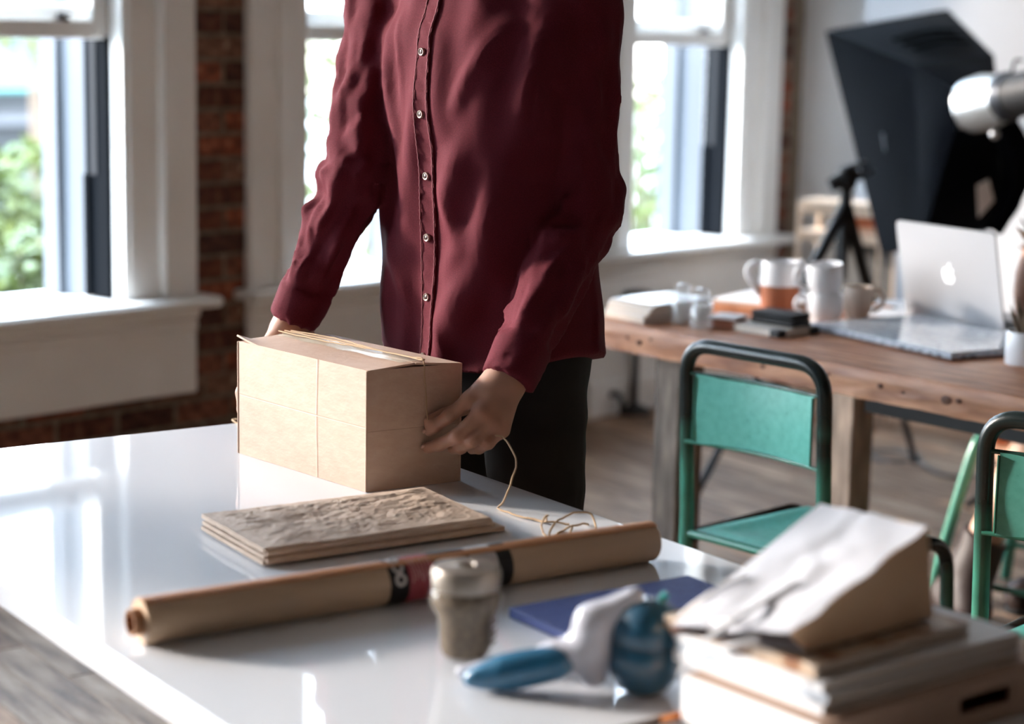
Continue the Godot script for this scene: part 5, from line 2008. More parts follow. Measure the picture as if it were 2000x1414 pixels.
func plants() -> void:
	var rng := RandomNumberGenerator.new()
	rng.seed = 12
	# succulent in a white pot
	var t := thing("potted_succulent", "small spiky dark succulent in a white cylinder pot at the right end of the desk", "plant", DF * Transform3D(Basis(), Vector3(0.9061, 0.74, -0.3468)))
	var mb := MB.new()
	mb.lathe([Vector2(0, 0.0005), Vector2(0.043, 0.0005), Vector2(0.045, 0.003), Vector2(0.0455, 0.07), Vector2(0.0445, 0.072), Vector2(0.042, 0.071), Vector2(0.042, 0.058), Vector2(0, 0.06)], 36)
	part("pot", mb, mats.ceramic, t)
	for k in 22:
		mb = MB.new()
		var an := TAU * k / 22.0 * 2.6 + rng.randf() * 0.4
		var lean := lerpf(0.15, 0.85, fmod(k * 0.37, 1.0))
		var l := rng.randf_range(0.05, 0.085)
		var d := Vector3(cos(an) * sin(lean), cos(lean), sin(an) * sin(lean))
		var b := Vector3(cos(an) * 0.012, 0.058, sin(an) * 0.012)
		mb.tube([b, b + d * l * 0.35, b + d * l * 0.75 + Vector3(0, 0.004, 0), b + d * l + Vector3(0, 0.008, 0)], [0.005, 0.0065, 0.004, 0.0006], 7, true, null, 0.6)
		part("leaf", mb, mat("succulent", hexc("4a4238") if k % 3 else hexc("6d5c49"), 0.5), t)
	# dried flower in a terracotta vase
	t = thing("dried_flower_vase", "tall terracotta vase with brown dried spiky flowers behind the white pot", "vase", DF * Transform3D(Basis(), Vector3(0.6291, 0.74, -0.769)))
	mb = MB.new()
	mb.lathe([Vector2(0, 0.0005), Vector2(0.04, 0.0005), Vector2(0.05, 0.02), Vector2(0.06, 0.09), Vector2(0.058, 0.14), Vector2(0.047, 0.185), Vector2(0.044, 0.20), Vector2(0.047, 0.205), Vector2(0.041, 0.205), Vector2(0.04, 0.18), Vector2(0, 0.17)], 36)
	part("vase_body", mb, mat("pink_terracotta", hexc("c58d70"), 0.6), t)
	for h in [[Vector3(-0.012, 0.225, 0.01), 0.0], [Vector3(0.035, 0.26, -0.02), 0.5], [Vector3(0.02, 0.2, 0.035), 1.1]]:
		var m: Vector3 = h[0]
		mb = MB.new()
		mb.tube([Vector3(m.x * 0.3, 0.10, m.z * 0.3), m], 0.004, 6)
		var head_ := part("stem", mb, mat("dry_stem", hexc("6a4c38"), 0.8), t)
		for k in 20:
			mb = MB.new()
			var an: float = TAU * k * 0.382 + h[1]
			var lean := lerpf(0.2, 1.75, k / 20.0)
			var l := lerpf(0.05, 0.062, fmod(k * 0.61, 1.0))
			var d := Vector3(cos(an) * sin(lean), cos(lean), sin(an) * sin(lean))
			mb.tube([m, m + d * l * 0.4, m + d * l * 0.8 + Vector3(0, 0.004, 0), m + d * l + Vector3(0, 0.012, 0)], [0.004, 0.009, 0.007, 0.001], 7, true, null, 0.35)
			part("bract", mb, mat("dry_brown", hexc("76563f"), 0.7) if k % 3 else mat("dry_dark", hexc("3c2a20"), 0.7), head_)


# ---------- chairs and stools ----------
func worn(sd: int, from_y: float, to_y: float) -> Callable:
	# green enamel worn to dark metal towards the top of the tube
	var nz := noise(sd, 14.0, 4)
	return func(p: Vector3) -> Color:
		var w := smoothstep(from_y, to_y, p.y + 0.10 * nz.get_noise_3dv(p) + 0.05 * nz.get_noise_3dv(p * 4.0))
		return Color(0.055, 0.24, 0.165).lerp(Color(0.010, 0.018, 0.016), w)


func make_chair(label: String, at: Transform3D) -> Node3D:
	# origin on the floor under the middle of the backrest; x along the back, z backwards
	var t := thing("metal_chair", label, "chair", at, "green metal chairs at the desk")
	var top := 0.82
	var hw := 0.172
	var r := 0.0145
	# back frame: two posts joined by a rounded rail, leaning back a little
	var lean := 0.02
	var path := bent([Vector3(-hw, 0.012, 0.05), Vector3(-hw, 0.43, 0.0), Vector3(-hw, top, lean), Vector3(hw, top, lean), Vector3(hw, 0.43, 0.0), Vector3(hw, 0.012, 0.05)], 0.065, 10)
	var fine := []
	for k in path.size() - 1:
		var n := maxi(1, int(path[k].distance_to(path[k + 1]) / 0.02))
		for i in n:
			fine.append(path[k].lerp(path[k + 1], float(i) / n))
	fine.append(path[-1])
	var mb := MB.new()
	mb.tube(fine, r, 14, true, worn(101, 0.50, 0.72))
	part("back_frame", mb, mats.green_tube, t)
	# curved sheet metal back with rolled edges
	var y0 := 0.625
	var y1 := 0.762
	var bowl := func(u: float) -> float: return -0.022 * sin(PI * u)
	mb = MB.new()
	mb.sheet(24, 8, func(u: float, v: float) -> Vector3:
		var x := lerpf(-hw + 0.028, hw - 0.022, u)
		var y := lerpf(y0, y1, v)
		return Vector3(x, y, 0.009 + lean * 0.6 + bowl.call(u) + 0.003 * sin(PI * v)), 0.0015)
	var bk := part("backrest", mb, mats.green_panel, t)
	for y in [y0, y1]:
		mb = MB.new()
		var q := []
		for i in 21:
			var u := i / 20.0
			q.append(Vector3(lerpf(-hw + 0.004, hw - 0.004, u), y, 0.009 + lean * 0.6 + bowl.call(u)))
		mb.tube(q, 0.0042, 8, true, worn(103, 0.55, 0.9))
		part("rolled_edge", mb, mats.green_tube, bk)
	for s in [-1.0, 1.0]:
		mb = MB.new()
		var xx: float = -hw + 0.028 if s < 0 else hw - 0.022
		mb.tube([Vector3(xx, y0 + 0.004, 0.012 + lean * 0.6), Vector3(xx, y1 - 0.004, 0.012 + lean * 0.6)], 0.0025, 8, true, worn(104, 0.5, 1.0))
		part("side_bead", mb, mats.green_tube, bk)
	# seat: a pressed steel pan
	mb = MB.new()
	mb.sheet(14, 14, func(u: float, v: float) -> Vector3:
		var x := lerpf(-hw + 0.012, hw - 0.012, u) * lerpf(1.0, 1.08, 1.0 - v)
		var z := lerpf(-0.36, 0.0, 1.0 - v)
		var e := minf(minf(u, 1.0 - u), minf(v, 1.0 - v))
		return Vector3(x, 0.447 - 0.010 * smoothstep(0.0, 0.25, e) - 0.012 * smoothstep(0.05, 0.0, e), z - 0.0), 0.0018)
	part("seat", mb, mats.green_panel, t)
	mb = MB.new()
	mb.tube([Vector3(-hw - 0.002, 0.43, -0.30), Vector3(hw + 0.002, 0.43, -0.30)], 0.009, 10, true, worn(105, 0.1, 0.4))
	part("seat_frame", mb, mats.green_tube, t)
	mb = MB.new()
	mb.tube([Vector3(-hw + 0.006, 0.436, 0.004), Vector3(hw - 0.006, 0.436, 0.004)], 0.0085, 10, true, worn(106, 0.5, 0.9))
	part("rear_rail", mb, mats.green_tube, t)
	for s in [-1.0, 1.0]:
		mb = MB.new()
		mb.tube(bent([Vector3(s * (hw - 0.006), 0.428, 0.0), Vector3(s * (hw + 0.008), 0.43, -0.385), Vector3(s * (hw + 0.02), 0.012, -0.40)], 0.07, 8), 0.0145, 14, true, worn(107, 0.12, 0.40))
		part("front_leg", mb, mats.green_tube, t)
		mb = MB.new()
		mb.tube([Vector3(s * hw, 0.16, 0.034), Vector3(s * (hw + 0.015), 0.16, -0.39)], 0.007, 8, true, worn(108, 0.3, 0.9))
		part("stretcher", mb, mats.green_tube, t)
	for q in [Vector3(-hw, 0, 0.052), Vector3(hw, 0, 0.052), Vector3(-hw - 0.02, 0, -0.40), Vector3(hw + 0.02, 0, -0.40)]:
		mb = MB.new()
		mb.lathe([Vector2(0, 0), Vector2(0.0165, 0), Vector2(0.0165, 0.022), Vector2(0.0125, 0.024)], 14, Transform3D(Basis(), q))
		part("rubber_foot", mb, mats.rubber, t)
	return t


func chairs() -> void:
	var a := Vector3(0.352, 0, -3.87)
	var b := Vector3(0.596, 0, -3.605)
	var m := (a + b) * 0.5
	var x := (b - a).normalized()
	var bs := Basis(x, Vector3.UP, x.cross(Vector3.UP))
	make_chair("worn green metal chair with a turquoise back, its whole backrest in view before the desk", Transform3D(bs, m))
	var p2: Vector3 = Vector3(0.7837, 0.7409, -3.1714)
	p2.y = 0
	var bs2 := Basis(Vector3.UP, 0.10) * bs
	make_chair("second green metal chair, cut off by the right edge of the picture", Transform3D(bs2, p2 + bs2.x * 0.172))
	# green stool on the far side of the desk
	var g := Transform3D(Basis(Vector3.UP, -0.69), Vector3(1.36, 0, -4.82))
	var t = thing("metal_stool", "pale green metal stool with splayed legs on the far side of the desk", "stool", g)
	var mb := MB.new()
	mb.sheet(14, 14, func(u: float, v: float) -> Vector3:
		var xx := lerpf(-0.165, 0.165, u)
		var zz := lerpf(0.165, -0.165, v)
		var k := maxf(absf(xx), absf(zz)) / 0.165
		return Vector3(xx, 0.462 - 0.035 * pow(k, 6.0) - 0.004 * (1.0 - k), zz) * Vector3(1.0 - 0.06 * pow(minf(absf(xx), absf(zz)) / 0.165, 4.0), 1, 1.0 - 0.06 * pow(minf(absf(xx), absf(zz)) / 0.165, 4.0)), 0.002)
	part("seat", mb, mats.green_panel, t)
	for sx in [-1.0, 1.0]:
		for sz in [-1.0, 1.0]:
			mb = MB.new()
			mb.tube(curve([Vector3(sx * 0.13, 0.44, sz * 0.13), Vector3(sx * 0.155, 0.41, sz * 0.155), Vector3(sx * 0.225, 0.005, sz * 0.225)], 0.03), 0.0145, 12, true, worn(112, 0.5, 1.2))
			part("leg", mb, mats.green_tube, t)
	for q in [[Vector3(-1, 0, -1), Vector3(1, 0, -1)], [Vector3(1, 0, -1), Vector3(1, 0, 1)], [Vector3(1, 0, 1), Vector3(-1, 0, 1)], [Vector3(-1, 0, 1), Vector3(-1, 0, -1)]]:
		mb = MB.new()
		mb.tube([q[0] * 0.208 + Vector3(0, 0.10, 0), q[1] * 0.208 + Vector3(0, 0.10, 0)], 0.008, 8, true, worn(113, 0.0, 0.5))
		part("stretcher", mb, mats.green_tube, t)
	# cable on the floor
	mb = MB.new()
	mb.tube(curve([Vector3(1.0372, 0.005, -6.5149), Vector3(1.205, 0.005, -6.6936), Vector3(1.3206, 0.005, -6.7464), Vector3(1.3852, 0.005, -6.6683), Vector3(1.397, 0.005, -6.4678), Vector3(1.4499, 0.005, -6.357), Vector3(1.5788, 0.005, -6.4063), Vector3(1.758, 0.005, -6.5792)], 0.03), 0.005, 8)
	mb.tube(curve([Vector3(1.2303, 0.005, -6.7381), Vector3(1.2571, 0.005, -6.591), Vector3(1.3423, 0.005, -6.5824), Vector3(1.4155, 0.005, -6.6877)], 0.03), 0.005, 8)
	single("floor_cable", mb, mat("grey_rubber", hexc("6e7274"), 0.6), "grey cable snaking over the floor boards under the desk", "cable")


# ---------- studio corner ----------
func studio() -> void:
	# softbox: a fabric box whose back narrows to the ring of the lamp
	var t := thing("softbox", "large black fabric softbox on a stand in front of the white wall", "softbox", Transform3D())
	var F0: Vector3 = Vector3(1.0826, 1.4378, -7.1003)
	var F1: Vector3 = Vector3(1.5864, 1.5277, -7.4702)
	var F2: Vector3 = Vector3(1.2687, 0.6743, -6.8205)
	var F3: Vector3 = F1 + (F2 - F0)
	var R0: Vector3 = Vector3(1.2875, 1.3336, -6.5252)
	var R1: Vector3 = Vector3(1.6202, 1.3656, -6.8348)
	var R2: Vector3 = Vector3(1.3031, 0.7699, -6.3295)
	var R3: Vector3 = Vector3(1.6291, 0.81, -6.5897)
	var C: Vector3 = Vector3(1.4207, 1.2019, -6.199)
	var mid := (F0 + F3 + R0 + R3) * 0.25
	var panel := func(a: Vector3, b: Vector3, c: Vector3, d: Vector3, bulge: float) -> MB:
		# a b along u, a d along v, pushed out from the middle
		var mb := MB.new()
		var n := (b - a).cross(d - a).normalized()
		if n.dot((a + c) * 0.5 - mid) < 0.0:
			var w := b
			b = d
			d = w
			n = -n
		mb.sheet(12, 12, func(u: float, v: float) -> Vector3:
			var p := a.lerp(b, u).lerp(d.lerp(c, u), v)
			return p + n * bulge * sin(PI * u) * sin(PI * v), 0.004)
		return mb
	part("top_panel", panel.call(F0, F1, R1, R0, 0.02), mats.skylit_cloth, t, "black top panel with the daylight on it painted as grey")
	part("side_panel", panel.call(F0, R0, R2, F2, 0.015), mats.black_cloth, t)
	part("side_panel", panel.call(R1, F1, F3, R3, 0.03), mats.black_cloth, t)
	part("bottom_panel", panel.call(F2, R2, R3, F3, 0.02), mats.black_cloth, t)
	part("diffuser", panel.call(F0, F2, F3, F1, 0.01), mats.white_paper, t, "white diffuser cloth")
	# back: four triangles to the lamp ring
	var ring := []
	for k in 4:
		ring.append(C + [Vector3(-0.06, 0.06, 0), Vector3(0.06, 0.06, 0.02), Vector3(-0.06, -0.06, 0), Vector3(0.06, -0.06, 0.02)][k])
	for q in [[R0, R1, ring[1], ring[0]], [R1, R3, ring[3], ring[1]], [R3, R2, ring[2], ring[3]], [R2, R0, ring[0], ring[2]]]:
		part("back_panel", panel.call(q[0], q[1], q[2], q[3], 0.015), mats.black_cloth, t)
	# raised straps on the top and a hook tape on the side
	var mb := MB.new()
	for k in 3:
		var a := F0.lerp(R0, 0.55 + 0.13 * k).lerp(F1.lerp(R1, 0.55 + 0.13 * k), 0.22)
		var b := F0.lerp(R0, 0.55 + 0.13 * k).lerp(F1.lerp(R1, 0.55 + 0.13 * k), 0.8)
		mb.tube(curve([a + Vector3(0, 0.02, 0), a.lerp(b, 0.5) + Vector3(0, 0.032, 0), b + Vector3(0, 0.02, 0)], 0.03), 0.011, 8, true, null, 0.5)
	part("strap", mb, mats.black_cloth, t).set_meta("kind", "stuff")
	mb = MB.new()
	var q0 := F0.lerp(R0, 0.52).lerp(F2.lerp(R2, 0.52), 0.5)
	mb.tube(curve([q0 + Vector3(-0.012, 0.05, 0.02), q0 + Vector3(0.0, -0.01, 0.03), q0 + Vector3(0.02, -0.06, 0.03)], 0.02), 0.008, 8)
	part("loop_tag", mb, mat("grey_tape", hexc("5a5f66"), 0.6), t)
	mb = MB.new()
	var h: Vector3 = Vector3(1.4459, 0.9342, -6.1238)
	mb.sheet(4, 6, func(u: float, v: float) -> Vector3: return [Vector3(1.4733, 0.8603, -6.2939), Vector3(1.521, 0.9141, -6.3029), Vector3(1.4915, 0.9846, -6.264), Vector3(1.4532, 0.9648, -6.2607)][0].lerp(Vector3(1.521, 0.9141, -6.3029), u).lerp(Vector3(1.4532, 0.9648, -6.2607).lerp(Vector3(1.4915, 0.9846, -6.264), u), v), 0.003)
	part("vent_patch", mb, mats.white_paper, t, "white lining at the vent")
	mb = MB.new()
	mb.tube(curve([Vector3(1.4883, 1.1819, -6.145), Vector3(1.5513, 1.0841, -6.23), Vector3(1.5847, 0.9826, -6.3144), Vector3(1.5713, 0.8817, -6.3482), Vector3(1.547, 0.8116, -6.3872)], 0.04), [0.05, 0.055, 0.06, 0.06, 0.06, 0.055, 0.055, 0.05, 0.05, 0.05, 0.045, 0.04, 0.04, 0.035, 0.03, 0.03, 0.03, 0.03, 0.03, 0.03].slice(0, curve([Vector3(1.4883, 1.1819, -6.145), Vector3(1.5513, 1.0841, -6.23), Vector3(1.5847, 0.9826, -6.3144), Vector3(1.5713, 0.8817, -6.3482), Vector3(1.547, 0.8116, -6.3872)], 0.04).size()), 10, true, null, 0.4)
	part("hanging_flap", mb, mats.black_cloth, t)

	# lamp head and its stand
	t = thing("studio_lamp", "silver studio lamp head with a black body on a light stand behind the softbox", "studio lamp", Transform3D())
	var a: Vector3 = Vector3(1.3946, 1.2136, -6.1706)
	var b: Vector3 = Vector3(1.4732, 1.2478, -6.0343)
	var c: Vector3 = Vector3(1.5705, 1.2852, -5.8581)
	var ax := (b - a).normalized()
	mb = MB.new()
	mb.tube([a, a.lerp(b, 0.08), a.lerp(b, 0.45), a.lerp(b, 0.85), b], [0.072, 0.084, 0.088, 0.076, 0.07], 28)
	part("reflector", mb, mat("satin_silver", hexc("d3d9dc"), 0.35, 0.7), t, "satin silver reflector cone")
	mb = MB.new()
	mb.tube([b, b.lerp(c, 0.08), b.lerp(c, 0.09), b.lerp(c, 0.17)], [0.076, 0.076, 0.07, 0.07], 28)
	part("mount_ring", mb, mat("dark_grey", hexc("4a4e55"), 0.4, 0.5), t)
	mb = MB.new()
	mb.tube([b.lerp(c, 0.17), b.lerp(c, 0.2), b.lerp(c, 0.95), c], [0.05, 0.066, 0.066, 0.05], 24)
	part("lamp_body", mb, mats.black_matte, t)
	mb = MB.new()
	mb.tube(curve([b.lerp(c, 0.1) + Vector3(0, 0.07, 0), b.lerp(c, 0.15) + Vector3(0, 0.105, 0), b.lerp(c, 0.3) + Vector3(0, 0.1, 0)], 0.02), 0.005, 8)
	part("lever", mb, mats.black_matte, t)
	mb = MB.new()
	var kn: Vector3 = Vector3(1.4463, 1.1366, -6.036)
	mb.ball(kn, Vector3(0.016, 0.016, 0.016), 14)
	part("clamp_knob", mb, mats.steel, t)
	var fx := Vector3(b.x + 0.13, 0, b.z)
	mb = MB.new()
	mb.tube([Vector3(fx.x, 0.1, fx.z), Vector3(fx.x, b.y - 0.06, fx.z)], 0.014, 12)
	part("stand_pole", mb, mats.black_matte, t)
	for k in 3:
		mb = MB.new()
		var an := 0.5 + TAU * k / 3.0
		mb.tube([Vector3(fx.x, 0.13, fx.z), Vector3(fx.x + cos(an) * 0.24, 0.012, fx.z + sin(an) * 0.24)], 0.010, 8)
		part("stand_leg", mb, mats.black_matte, t)

	# white paper backdrop hanging before the back wall
	t = thing("paper_backdrop", "white paper backdrop hanging behind the softbox", "backdrop", WF)
	mb = MB.new()
	mb.sheet(2, 14, func(u: float, v: float) -> Vector3: return Vector3(6.70 + 0.004 * sin(v * 9.0), lerpf(0.25, 3.41, v), lerpf(-1.6, -4.36, u)), 0.002)
	part("paper", mb, mat("backdrop_white", hexc("b6b8bc"), 0.8), t)
	mb = MB.new()
	mb.tube([Vector3(6.705, 3.42, -1.5), Vector3(6.705, 3.42, -4.42)], 0.03, 16)
	part("roll_bar", mb, mats.steel, t)

	# camera tripod
	t = thing("camera_tripod", "black camera tripod standing before the pale shelf", "tripod", Transform3D())
	var hd: Vector3 = Vector3(1.0868, 0.955, -6.5126)
	var apex: Vector3 = Vector3(1.0833, 0.8756, -6.4993)
	mb = MB.new()
	mb.tube([apex - Vector3(0, 0.25, 0), apex, hd], [0.014, 0.022, 0.014], 12)
	part("centre_column", mb, mats.black_matte, t)
	mb = MB.new()
	mb.ball(hd - Vector3(0, 0.005, 0), Vector3(0.034, 0.034, 0.034), 16)
	mb.tube([hd + Vector3(-0.055, -0.02, 0), hd + Vector3(0.035, 0.03, 0)], [0.024, 0.03], 12)
	mb.box(Transform3D(Basis(Vector3.BACK, 0.3), hd + Vector3(0.02, 0.045, 0)), Vector3(0.09, 0.018, 0.06), 0.005)
	part("tripod_head", mb, mats.black_matte, t)
	mb = MB.new()
	mb.tube([hd + Vector3(0.03, 0.02, 0), hd + Vector3(0.08, 0.03, 0.02)], 0.008, 8)
	part("pan_handle", mb, mats.black_matte, t)
	for g in [Vector3(0.962, 0.6912, -6.3265), Vector3(1.0871, 0.6244, -6.6195), Vector3(1.1676, 0.6144, -6.5063)]:
		mb = MB.new()
		var d: Vector3 = (g - apex) / (apex.y - g.y)
		var foot: Vector3 = apex + d * (apex.y - 0.012)
		mb.tube([apex, apex.lerp(foot, 0.33), apex.lerp(foot, 0.335), foot], [0.021, 0.02, 0.015, 0.011], 10)
		part("leg", mb, mats.black_matte, t)

	# pale shelf in the corner
	t = thing("corner_shelf", "small pale wooden shelf unit in the corner below the softbox", "shelf", WF)
	var S0: Vector3 = Vector3(6.3987, 0.7717, -4.42)
	var wdt := 0.25
	var zz := -4.55
	var shx := 6.42
	var w0 := Vector3(6.1036, 0.7824, -4.2198)
	var w1 := Vector3(6.1393, 0.7872, -3.884)
	var along: Vector3 = (w1 - w0)
	along.y = 0
	var ln := along.length()
	var sb := Basis(along.normalized(), Vector3.UP, along.normalized().cross(Vector3.UP))
	var sf := Transform3D(sb, Vector3(w0.x, 0, w0.z))
	t.transform = WF * sf
	for y in [Vector3(1.1002, 0.7896, -7.296).y, Vector3(1.1021, 0.6912, -7.2795).y, 0.42, 0.12]:
		mb = MB.new()
		mb.span(Vector3(0, y - 0.017, -0.15), Vector3(ln, y + 0.017, 0.0), 0.003)
		part("shelf_board", mb, mats.pale_wood, t)
	for q in [Vector3(0.0, 0, -0.006), Vector3(ln - 0.01, 0, -0.008), Vector3(0.01, 0, -0.142), Vector3(ln - 0.01, 0, -0.142)]:
		mb = MB.new()
		mb.span(q + Vector3(-0.005, 0, -0.005), q + Vector3(0.005, 0.811, 0.005), 0.001)
		part("upright", mb, mats.pale_wood, t)
	mb = MB.new()
	mb.span(Vector3(0, 0.811, -0.15), Vector3(ln, 0.82, 0), 0.002)
	part("top_board", mb, mats.pale_wood, t)
	mb = MB.new()
	mb.span(Vector3(0.02, 0.14, -0.147), Vector3(ln - 0.02, 0.8, -0.143), 0.0)
	part("back_panel", mb, mat("grey_board", hexc("5f5e5d"), 0.8), t)
	var yb: float = Vector3(1.1002, 0.7896, -7.296).y + 0.017
	var y2: float = Vector3(1.1021, 0.6912, -7.2795).y + 0.017
	var bk := [[ln - 0.075, y2 + 0.001, "e0b294", "e08a5c", "peach spined book lying on the corner shelf", 0.026], [ln - 0.07, y2 + 0.028, "c86a3f", "d98a6b", "orange book on the peach one in the corner shelf", 0.03]]
	for k in 2:
		var s: Array = bk[k]
		var bt := thing("shelf_book", s[4], "book", t.transform * Transform3D(Basis(), Vector3(s[0], s[1], -0.07)), "books in the corner shelf")
		mb = MB.new()
		mb.span(Vector3(-0.06, 0, -0.055), Vector3(0.06, 0.002, 0.06), 0.0)
		mb.span(Vector3(-0.06, s[5] - 0.002, -0.055), Vector3(0.06, s[5], 0.06), 0.0)
		mb.span(Vector3(-0.06, 0, 0.058), Vector3(0.06, s[5], 0.06), 0.0)
		part("cover", mb, mat("book_%s" % s[2], hexc(s[2]), 0.6), bt)
		mb = MB.new()
		mb.span(Vector3(-0.058, 0.002, -0.054), Vector3(0.058, s[5] - 0.002, 0.058), 0.0)
		part("pages", mb, mats.page_edge, bt)

	# black stool by the middle window and a radiator
	var ps: Vector3 = Vector3(0.4648, 0, -7.3772)
	t = thing("pedestal_stool", "black round stool on a thin pole by the window wall", "stool", Transform3D(Basis(), ps))
	mb = MB.new()
	mb.lathe([Vector2(0, 0.43), Vector2(0.06, 0.432), Vector2(0.062, 0.445), Vector2(0.05, 0.462), Vector2(0, 0.465)], 24)
	part("seat", mb, mats.black_matte, t)
	mb = MB.new()
	mb.tube([Vector3(0, 0.03, 0), Vector3(0, 0.432, 0)], 0.014, 12)
	part("pole", mb, mats.black_matte, t)
	mb = MB.new()
	mb.lathe([Vector2(0, 0), Vector2(0.07, 0), Vector2(0.07, 0.01), Vector2(0.02, 0.035), Vector2(0, 0.04)], 24)
	part("foot_plate", mb, mats.black_matte, t)
	t = thing("radiator", "white column radiator under the window behind the man", "radiator", WF)
	var rx := 4.62
	for k in 9:
		mb = MB.new()
		var x := rx + k * 0.062
		for z in [-4.645, -4.585]:
			mb.tube([Vector3(x, 0.1, z), Vector3(x, 0.46, z)], 0.02, 10)
		mb.tube(bent([Vector3(x, 0.12, -4.645), Vector3(x, 0.08, -4.645), Vector3(x, 0.08, -4.585), Vector3(x, 0.12, -4.585)], 0.015), 0.02, 10)
		mb.tube(bent([Vector3(x, 0.44, -4.645), Vector3(x, 0.475, -4.645), Vector3(x, 0.475, -4.585), Vector3(x, 0.44, -4.585)], 0.015), 0.02, 10)
		part("column", mb, mats.white_paint, t)
	for x in [rx, rx + 8 * 0.062]:
		mb = MB.new()
		mb.tube([Vector3(x, 0.0, -4.6), Vector3(x, 0.09, -4.6)], [0.022, 0.014], 10)
		part("foot", mb, mats.white_paint, t)
	# things on the floor by the radiator
	var arch: Vector3 = Vector3(0.3821, 0, -7.3083)
	mb = MB.new()
	mb.tube(bent([arch + Vector3(-0.035, 0.006, 0), arch + Vector3(-0.03, 0.085, 0), arch + Vector3(0.03, 0.085, 0.01), arch + Vector3(0.035, 0.006, 0.01)], 0.035), 0.012, 10)
	single("door_stop", mb, mats.black_matte, "small black arched bracket on the floor left of the black stool", "bracket")


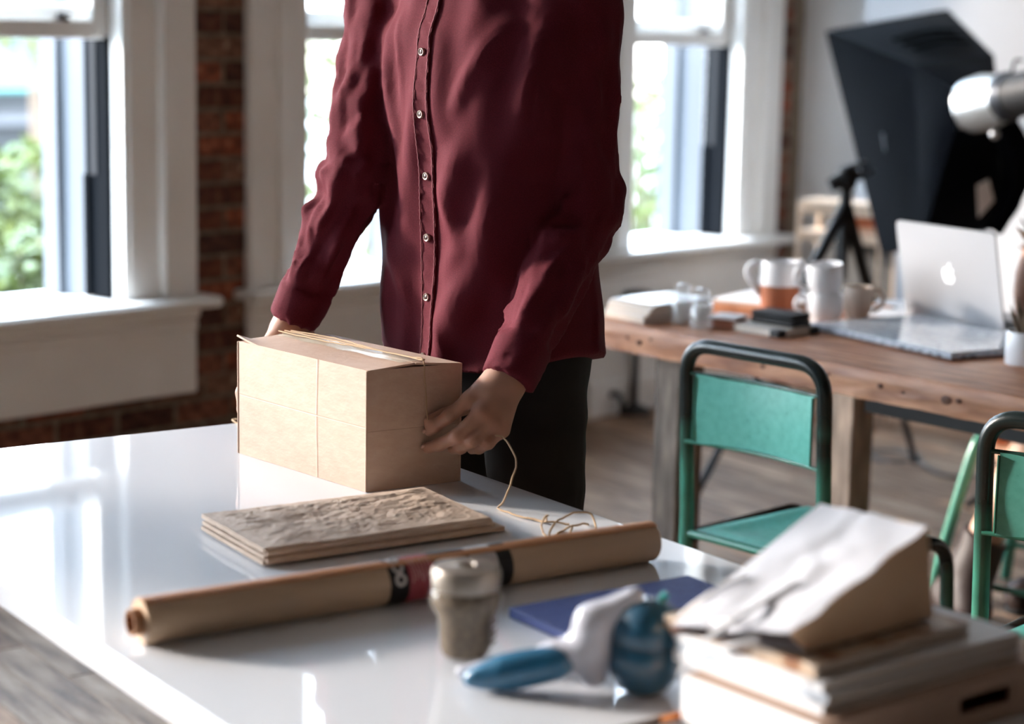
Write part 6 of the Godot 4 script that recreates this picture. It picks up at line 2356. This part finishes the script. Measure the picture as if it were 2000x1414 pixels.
func seated_person() -> void:
	var hip := Vector3(1.60, 0.53, -4.80)
	var t := thing("person", "person seated behind the desk of whom a bare calf and a brown boot show", "person", Transform3D(Basis(), Vector3(hip.x, 0, hip.z)))
	var o: Vector3 = -t.position
	var up := Vector3.UP
	var f := Vector3(-0.93, 0, 0.36).normalized()
	var L := up.cross(f)
	var hipA := hip + L * 0.09
	var hipB := hip - L * 0.09
	# the near leg: knee under the desk, boot tucked to the left
	var kneA: Vector3 = Vector3(1.2819, 0.5087, -4.6534)
	var ankA: Vector3 = Vector3(1.1254, 0.1432, -4.7139)
	var kneB := hipB + f * 0.40 - up * 0.03
	var ankB := Vector3(hipB.x, 0.1, hipB.z) + f * 0.12 - L * 0.04
	var chest := hip + up * 0.42 - f * 0.02
	var shA := chest + L * 0.17 + up * 0.02
	var shB := chest - L * 0.17 + up * 0.02
	var elA := shA - up * 0.26 + f * 0.06 + L * 0.03
	var elB := shB - up * 0.26 + f * 0.06 - L * 0.03
	var wrA := hipA + f * 0.2 + up * 0.11
	var wrB := hipB + f * 0.2 + up * 0.11
	var dress := func(p: Vector3) -> float:
		var q := p - hip
		var l := Vector3(q.dot(L), q.y, q.dot(f))
		var d := egg(l, Vector3(0, 0.0, -0.02), Vector3(0.185, 0.10, 0.15))
		d = smin(d, egg(l, Vector3(0, 0.16, -0.02), Vector3(0.135, 0.2, 0.10)), 0.06)
		d = smin(d, egg(l, Vector3(0, 0.36, -0.02), Vector3(0.165, 0.13, 0.105)), 0.05)
		d = smin(d, seg(p, hipA, hipA.lerp(kneA, 0.98), 0.085, 0.064), 0.04)
		d = smin(d, seg(p, hipB, hipB.lerp(kneB, 0.98), 0.085, 0.064), 0.04)
		d = smin(d, seg(p, shA, elA, 0.052, 0.046), 0.03)
		return smin(d, seg(p, shB, elB, 0.052, 0.046), 0.03)
	var mb := MB.new()
	nets(mb, dress, Vector3(1.05, 0.36, -5.2), Vector3(1.9, 1.12, -4.4), 0.014)
	_shift(mb, o)
	part("dress", mb, mat("rust_cloth", hexc("b5673f"), 0.85), t)
	var tint := skin_tint(Color(0.56, 0.35, 0.25), [])
	var body := func(p: Vector3) -> float:
		var d := seg(p, kneA, kneA.lerp(ankA, 0.35), 0.052, 0.055)
		d = smin(d, seg(p, kneA.lerp(ankA, 0.35), ankA, 0.055, 0.037), 0.01)
		d = smin(d, smin(seg(p, kneB, kneB.lerp(ankB, 0.35), 0.052, 0.055), seg(p, kneB.lerp(ankB, 0.35), ankB, 0.055, 0.037), 0.01), 0.01)
		d = smin(d, seg(p, hipA, kneA, 0.07, 0.05), 0.02)
		d = smin(d, seg(p, hipB, kneB, 0.07, 0.05), 0.02)
		d = smin(d, seg(p, hip, chest, 0.1, 0.09), 0.04)
		d = smin(d, seg(p, shA, shB, 0.045, 0.045), 0.04)
		d = smin(d, seg(p, chest, chest + up * 0.15, 0.06, 0.05), 0.04)
		d = smin(d, smin(seg(p, shA, elA, 0.04, 0.034), seg(p, elA, wrA, 0.034, 0.024), 0.01), 0.02)
		return smin(d, smin(seg(p, shB, elB, 0.04, 0.034), seg(p, elB, wrB, 0.034, 0.024), 0.01), 0.02)
	mb = MB.new()
	nets(mb, body, Vector3(0.95, 0.03, -5.25), Vector3(1.9, 1.2, -4.35), 0.012, tint)
	for s in [[elA, wrA, 1.0], [elB, wrB, -1.0]]:
		var e: Vector3 = s[0]
		var w: Vector3 = s[1]
		var d := (w - e).normalized()
		var side: Vector3 = L * s[2]
		var h := {"elbow": e, "wrist": w, "across": -side, "fingers": [], "thumb": []}
		for k in 4:
			var b := w + d * (0.085 - 0.004 * k) - side * (0.03 - 0.02 * k)
			h.fingers.append([b, b + d * 0.036 - up * 0.005, b + d * 0.056 - up * 0.016, b + d * 0.066 - up * 0.03])
		h.thumb = [w + d * 0.03 - side * 0.03, w + d * 0.06 - side * 0.05, w + d * 0.085 - side * 0.052, w + d * 0.1 - side * 0.05]
		var stop := w.lerp(e, 0.3)
		var hf := func(p: Vector3) -> float: return maxf(hand_field(h, p), (stop - p).dot(d))
		nets(mb, hf, w - Vector3(0.14, 0.1, 0.14), w + Vector3(0.18, 0.1, 0.2), 0.004, tint)
	var hx := Transform3D(Basis(L, up, f) * Basis(Vector3.RIGHT, 0.25), chest + up * 0.27 + f * 0.03)
	head(mb, hx, chest + up * 0.1, tint)
	_shift(mb, o)
	part("body", mb, mats.skin, t)
	face_parts(t, Transform3D(hx.basis, hx.origin + o), true, mat("brown_hair", hexc("4a3022"), 0.6))
	# boots
	var leather := mat("boot_leather", hexc("2a1710"), 0.6)
	for k in 2:
		var a: Vector3 = ankA if k == 0 else ankB
		var kn: Vector3 = kneA if k == 0 else kneB
		var toe: Vector3 = Vector3(1.0807, 0.0755, -4.7938) if k == 0 else Vector3(a.x, 0.04, a.z) + f * 0.16
		var heel: Vector3 = Vector3(1.1255, 0.0737, -4.6415) if k == 0 else Vector3(a.x, 0.045, a.z) - f * 0.04
		toe.y = 0.042
		heel.y = 0.05
		var shaft := a.lerp(kn, 0.23)
		var boot := func(p: Vector3) -> float:
			var d := seg(p, heel, toe, 0.047, 0.040)
			d = smin(d, seg(p, Vector3(heel.x, 0.07, heel.z).lerp(a, 0.5), shaft, 0.05, 0.057), 0.05)
			d = smin(d, seg(p, a, toe, 0.04, 0.03), 0.04)
			d = maxf(d, 0.012 - p.y)
			return maxf(d, (p - shaft).dot((kn - a).normalized()))
		mb = MB.new()
		nets(mb, boot, a - Vector3(0.26, 0.16, 0.26), a + Vector3(0.26, 0.24, 0.26), 0.008)
		_shift(mb, o)
		var bt := part("boot", mb, leather, t)
		mb = MB.new()
		var sole := func(p: Vector3) -> float: return maxf(seg(p * Vector3(1, 0, 1), heel * Vector3(1, 0, 1), toe * Vector3(1, 0, 1), 0.049, 0.043), absf(p.y - 0.008) - 0.0075)
		nets(mb, sole, Vector3(a.x - 0.26, -0.01, a.z - 0.26), Vector3(a.x + 0.26, 0.03, a.z + 0.26), 0.006)
		_shift(mb, o)
		part("sole", mb, mats.rubber, bt)
